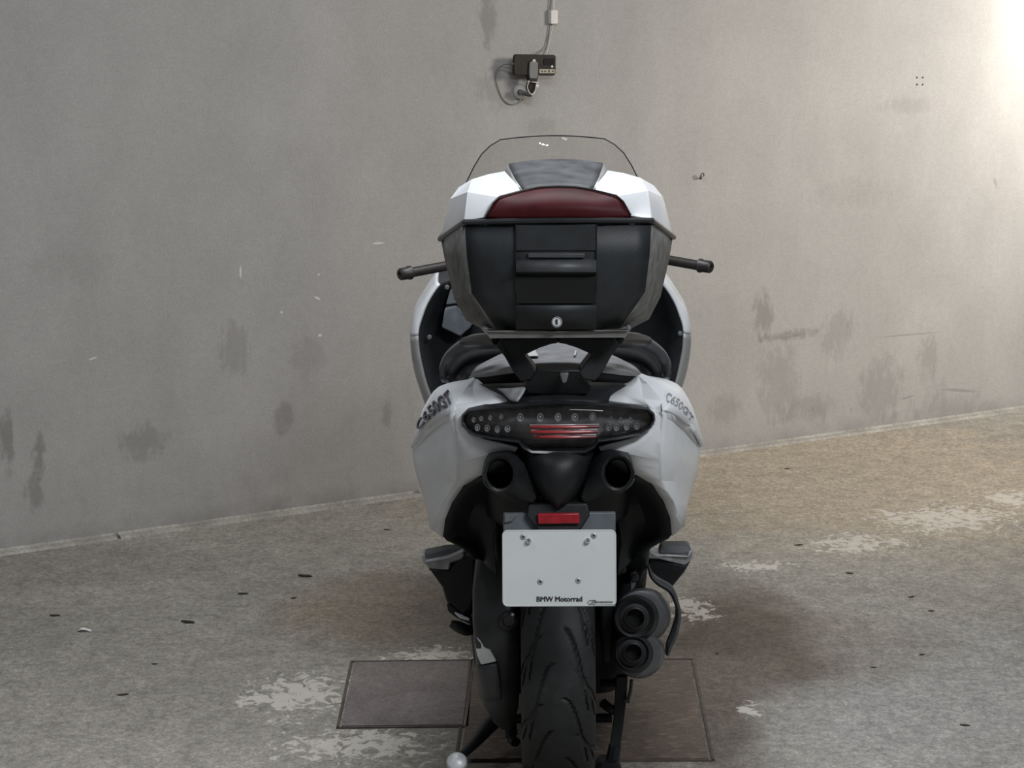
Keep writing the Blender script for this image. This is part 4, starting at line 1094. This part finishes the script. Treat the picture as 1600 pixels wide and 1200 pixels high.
# small rusty hook on the wall
hk = empty('wall_hook', WALLM @ Matrix.Translation(wall_loc(1097, 274))); tag(hk, 'small rusty screw hook in the wall right of the windshield', 'hook')
HI = hk.matrix_world.inverted()
b = MB(); b.tube([HI @ wall_pt(*p) for p in ((1095, 278, .0), (1095, 277, .02), (1095.5, 272.5, .028), (1098.5, 270.5, .028), (1100, 273, .026), (1098.5, 276, .024))], .0022, 8, 3); b.build('hook', M_RUST, hk)
b = MB(); b.lathe(HI @ wall_pt(1095, 278, 0), (0, -1, 0), [(.006, 0), (.006, .002), (.0003, .003)], 12); b.build('washer', M_RUST, hk)
nl = MB(); nl.lathe((0, 0, 0), (0, -1, 0), [(.003, 0), (.003, .012), (.008, .013), (.007, .016), (.0003, .018)], 12)
nlo = nl.build('nail', M_CHROME); nlo.matrix_world = WALLM @ Matrix.Translation(wall_loc(652, 766) * 1.0); tag(nlo, 'shiny nail head at the foot of the wall left of the scooter', 'nail')

# ------------------------------------------------------------------ litter on the floor
def leaf_mesh(seed):
    rnd = random.Random(seed); b = MB(); n = 6; rows = []
    ln_ = 1.0
    for i in range(n + 1):
        t = i / n; w = .30 * math.sin(math.pi * min(.98, t * .95 + .03)) * (1 + .3 * rnd.uniform(-1, 1)); lift = .12 + .10 * math.sin(3 * t + seed)
        cy = .10 * math.sin(3.2 * t + seed * 1.7)
        rows.append([Vector((t - .5, cy - w * rnd.uniform(.5, 1.3), lift * .4 + .06)), Vector((t - .5, cy, .02)), Vector((t - .5, cy + w * rnd.uniform(.4, 1.3), lift * .6 + .05))])
    b.grid(rows, 2, 1); return b
src = {}
spots = [(477, 901, .045, 0, 'long dark leaf scrap on the floor, level with the left footrest of the scooter'),
         (380, 928, .032, .2, 'dark leaf scrap left of the longest leaf scrap, on the bare floor'),
         (459, 935, .022, .5, 'little dark leaf scrap just in front of the longest leaf scrap'),
         (294, 973, .042, -.1, 'long thin dark leaf scrap right of the white paper scrap'),
         (86, 962, .030, .1, 'dark leaf scrap behind and left of the white paper scrap'),
         (192, 1086, .030, 0, 'dark leaf scrap between the white paper scrap and the lower left corner'),
         (242, 1038, .018, .2, 'tiny dark leaf scrap between the white paper scrap and the plain steel hatch'),
         (605, 828, .022, .1, 'dark leaf scrap close to the wall, just left of the scooter'),
         (1248, 852, .030, 0, 'dark leaf scrap on the right, level with the right footrest of the scooter'),
         (1230, 733, .02, .1, 'dark leaf scrap by the foot of the wall, right of the scooter'),
         (1328, 896, .026, .1, 'dark leaf scrap in front of the pale flaked streak on the right'),
         (1424, 933, .024, .2, 'dark leaf scrap, left one of two close together on the right'),
         (1455, 955, .020, .3, 'dark leaf scrap, right one of two close together on the right'),
         (1440, 1023, .020, .6, 'small dark leaf scrap in the middle of the floor right of the exhaust'),
         (1120, 1022, .016, 1.0, 'tiny dark leaf scrap beside the right corner of the tread plate hatch'),
         (1508, 1134, .024, 0, 'dark leaf scrap nearest the lower right corner of the picture'),
         (1365, 1043, .018, 0, 'tiny dark leaf scrap between the tread plate hatch and the small leaf right of it')]
for i, (x, y, sz, rot, lab) in enumerate(spots):
    k = i % 3
    if k not in src:
        o = leaf_mesh(k + 1).build('leaf_scrap', M_LEAF, ang=60, solid=.02); src[k] = o
    else:
        o = src[k].copy(); COL.objects.link(o)
    p = floor_pt(x, y); o.location = (p.x, p.y, .0006); o.rotation_euler = (0, 0, rot); o.scale = (sz, sz * .9, sz * .6)
    tag(o, lab, 'leaf', 'dark leaf scraps scattered on the floor')
b = MB(); b.grid([[Vector((-.018, -.012, .001)), Vector((-.004, -.013, .008)), Vector((.012, -.008, .003)), Vector((.022, -.012, .001))], [Vector((-.016, .008, .002)), Vector((-.003, .006, .009)), Vector((.010, .008, .004)), Vector((.018, .010, .002))]], 2, 2)
o = b.build('paper_scrap', M_PAPER, ang=30, solid=.0008); p = floor_pt(131, 986); o.location = (p.x, p.y, .001); tag(o, 'crumpled white paper scrap on the floor at the left', 'paper')
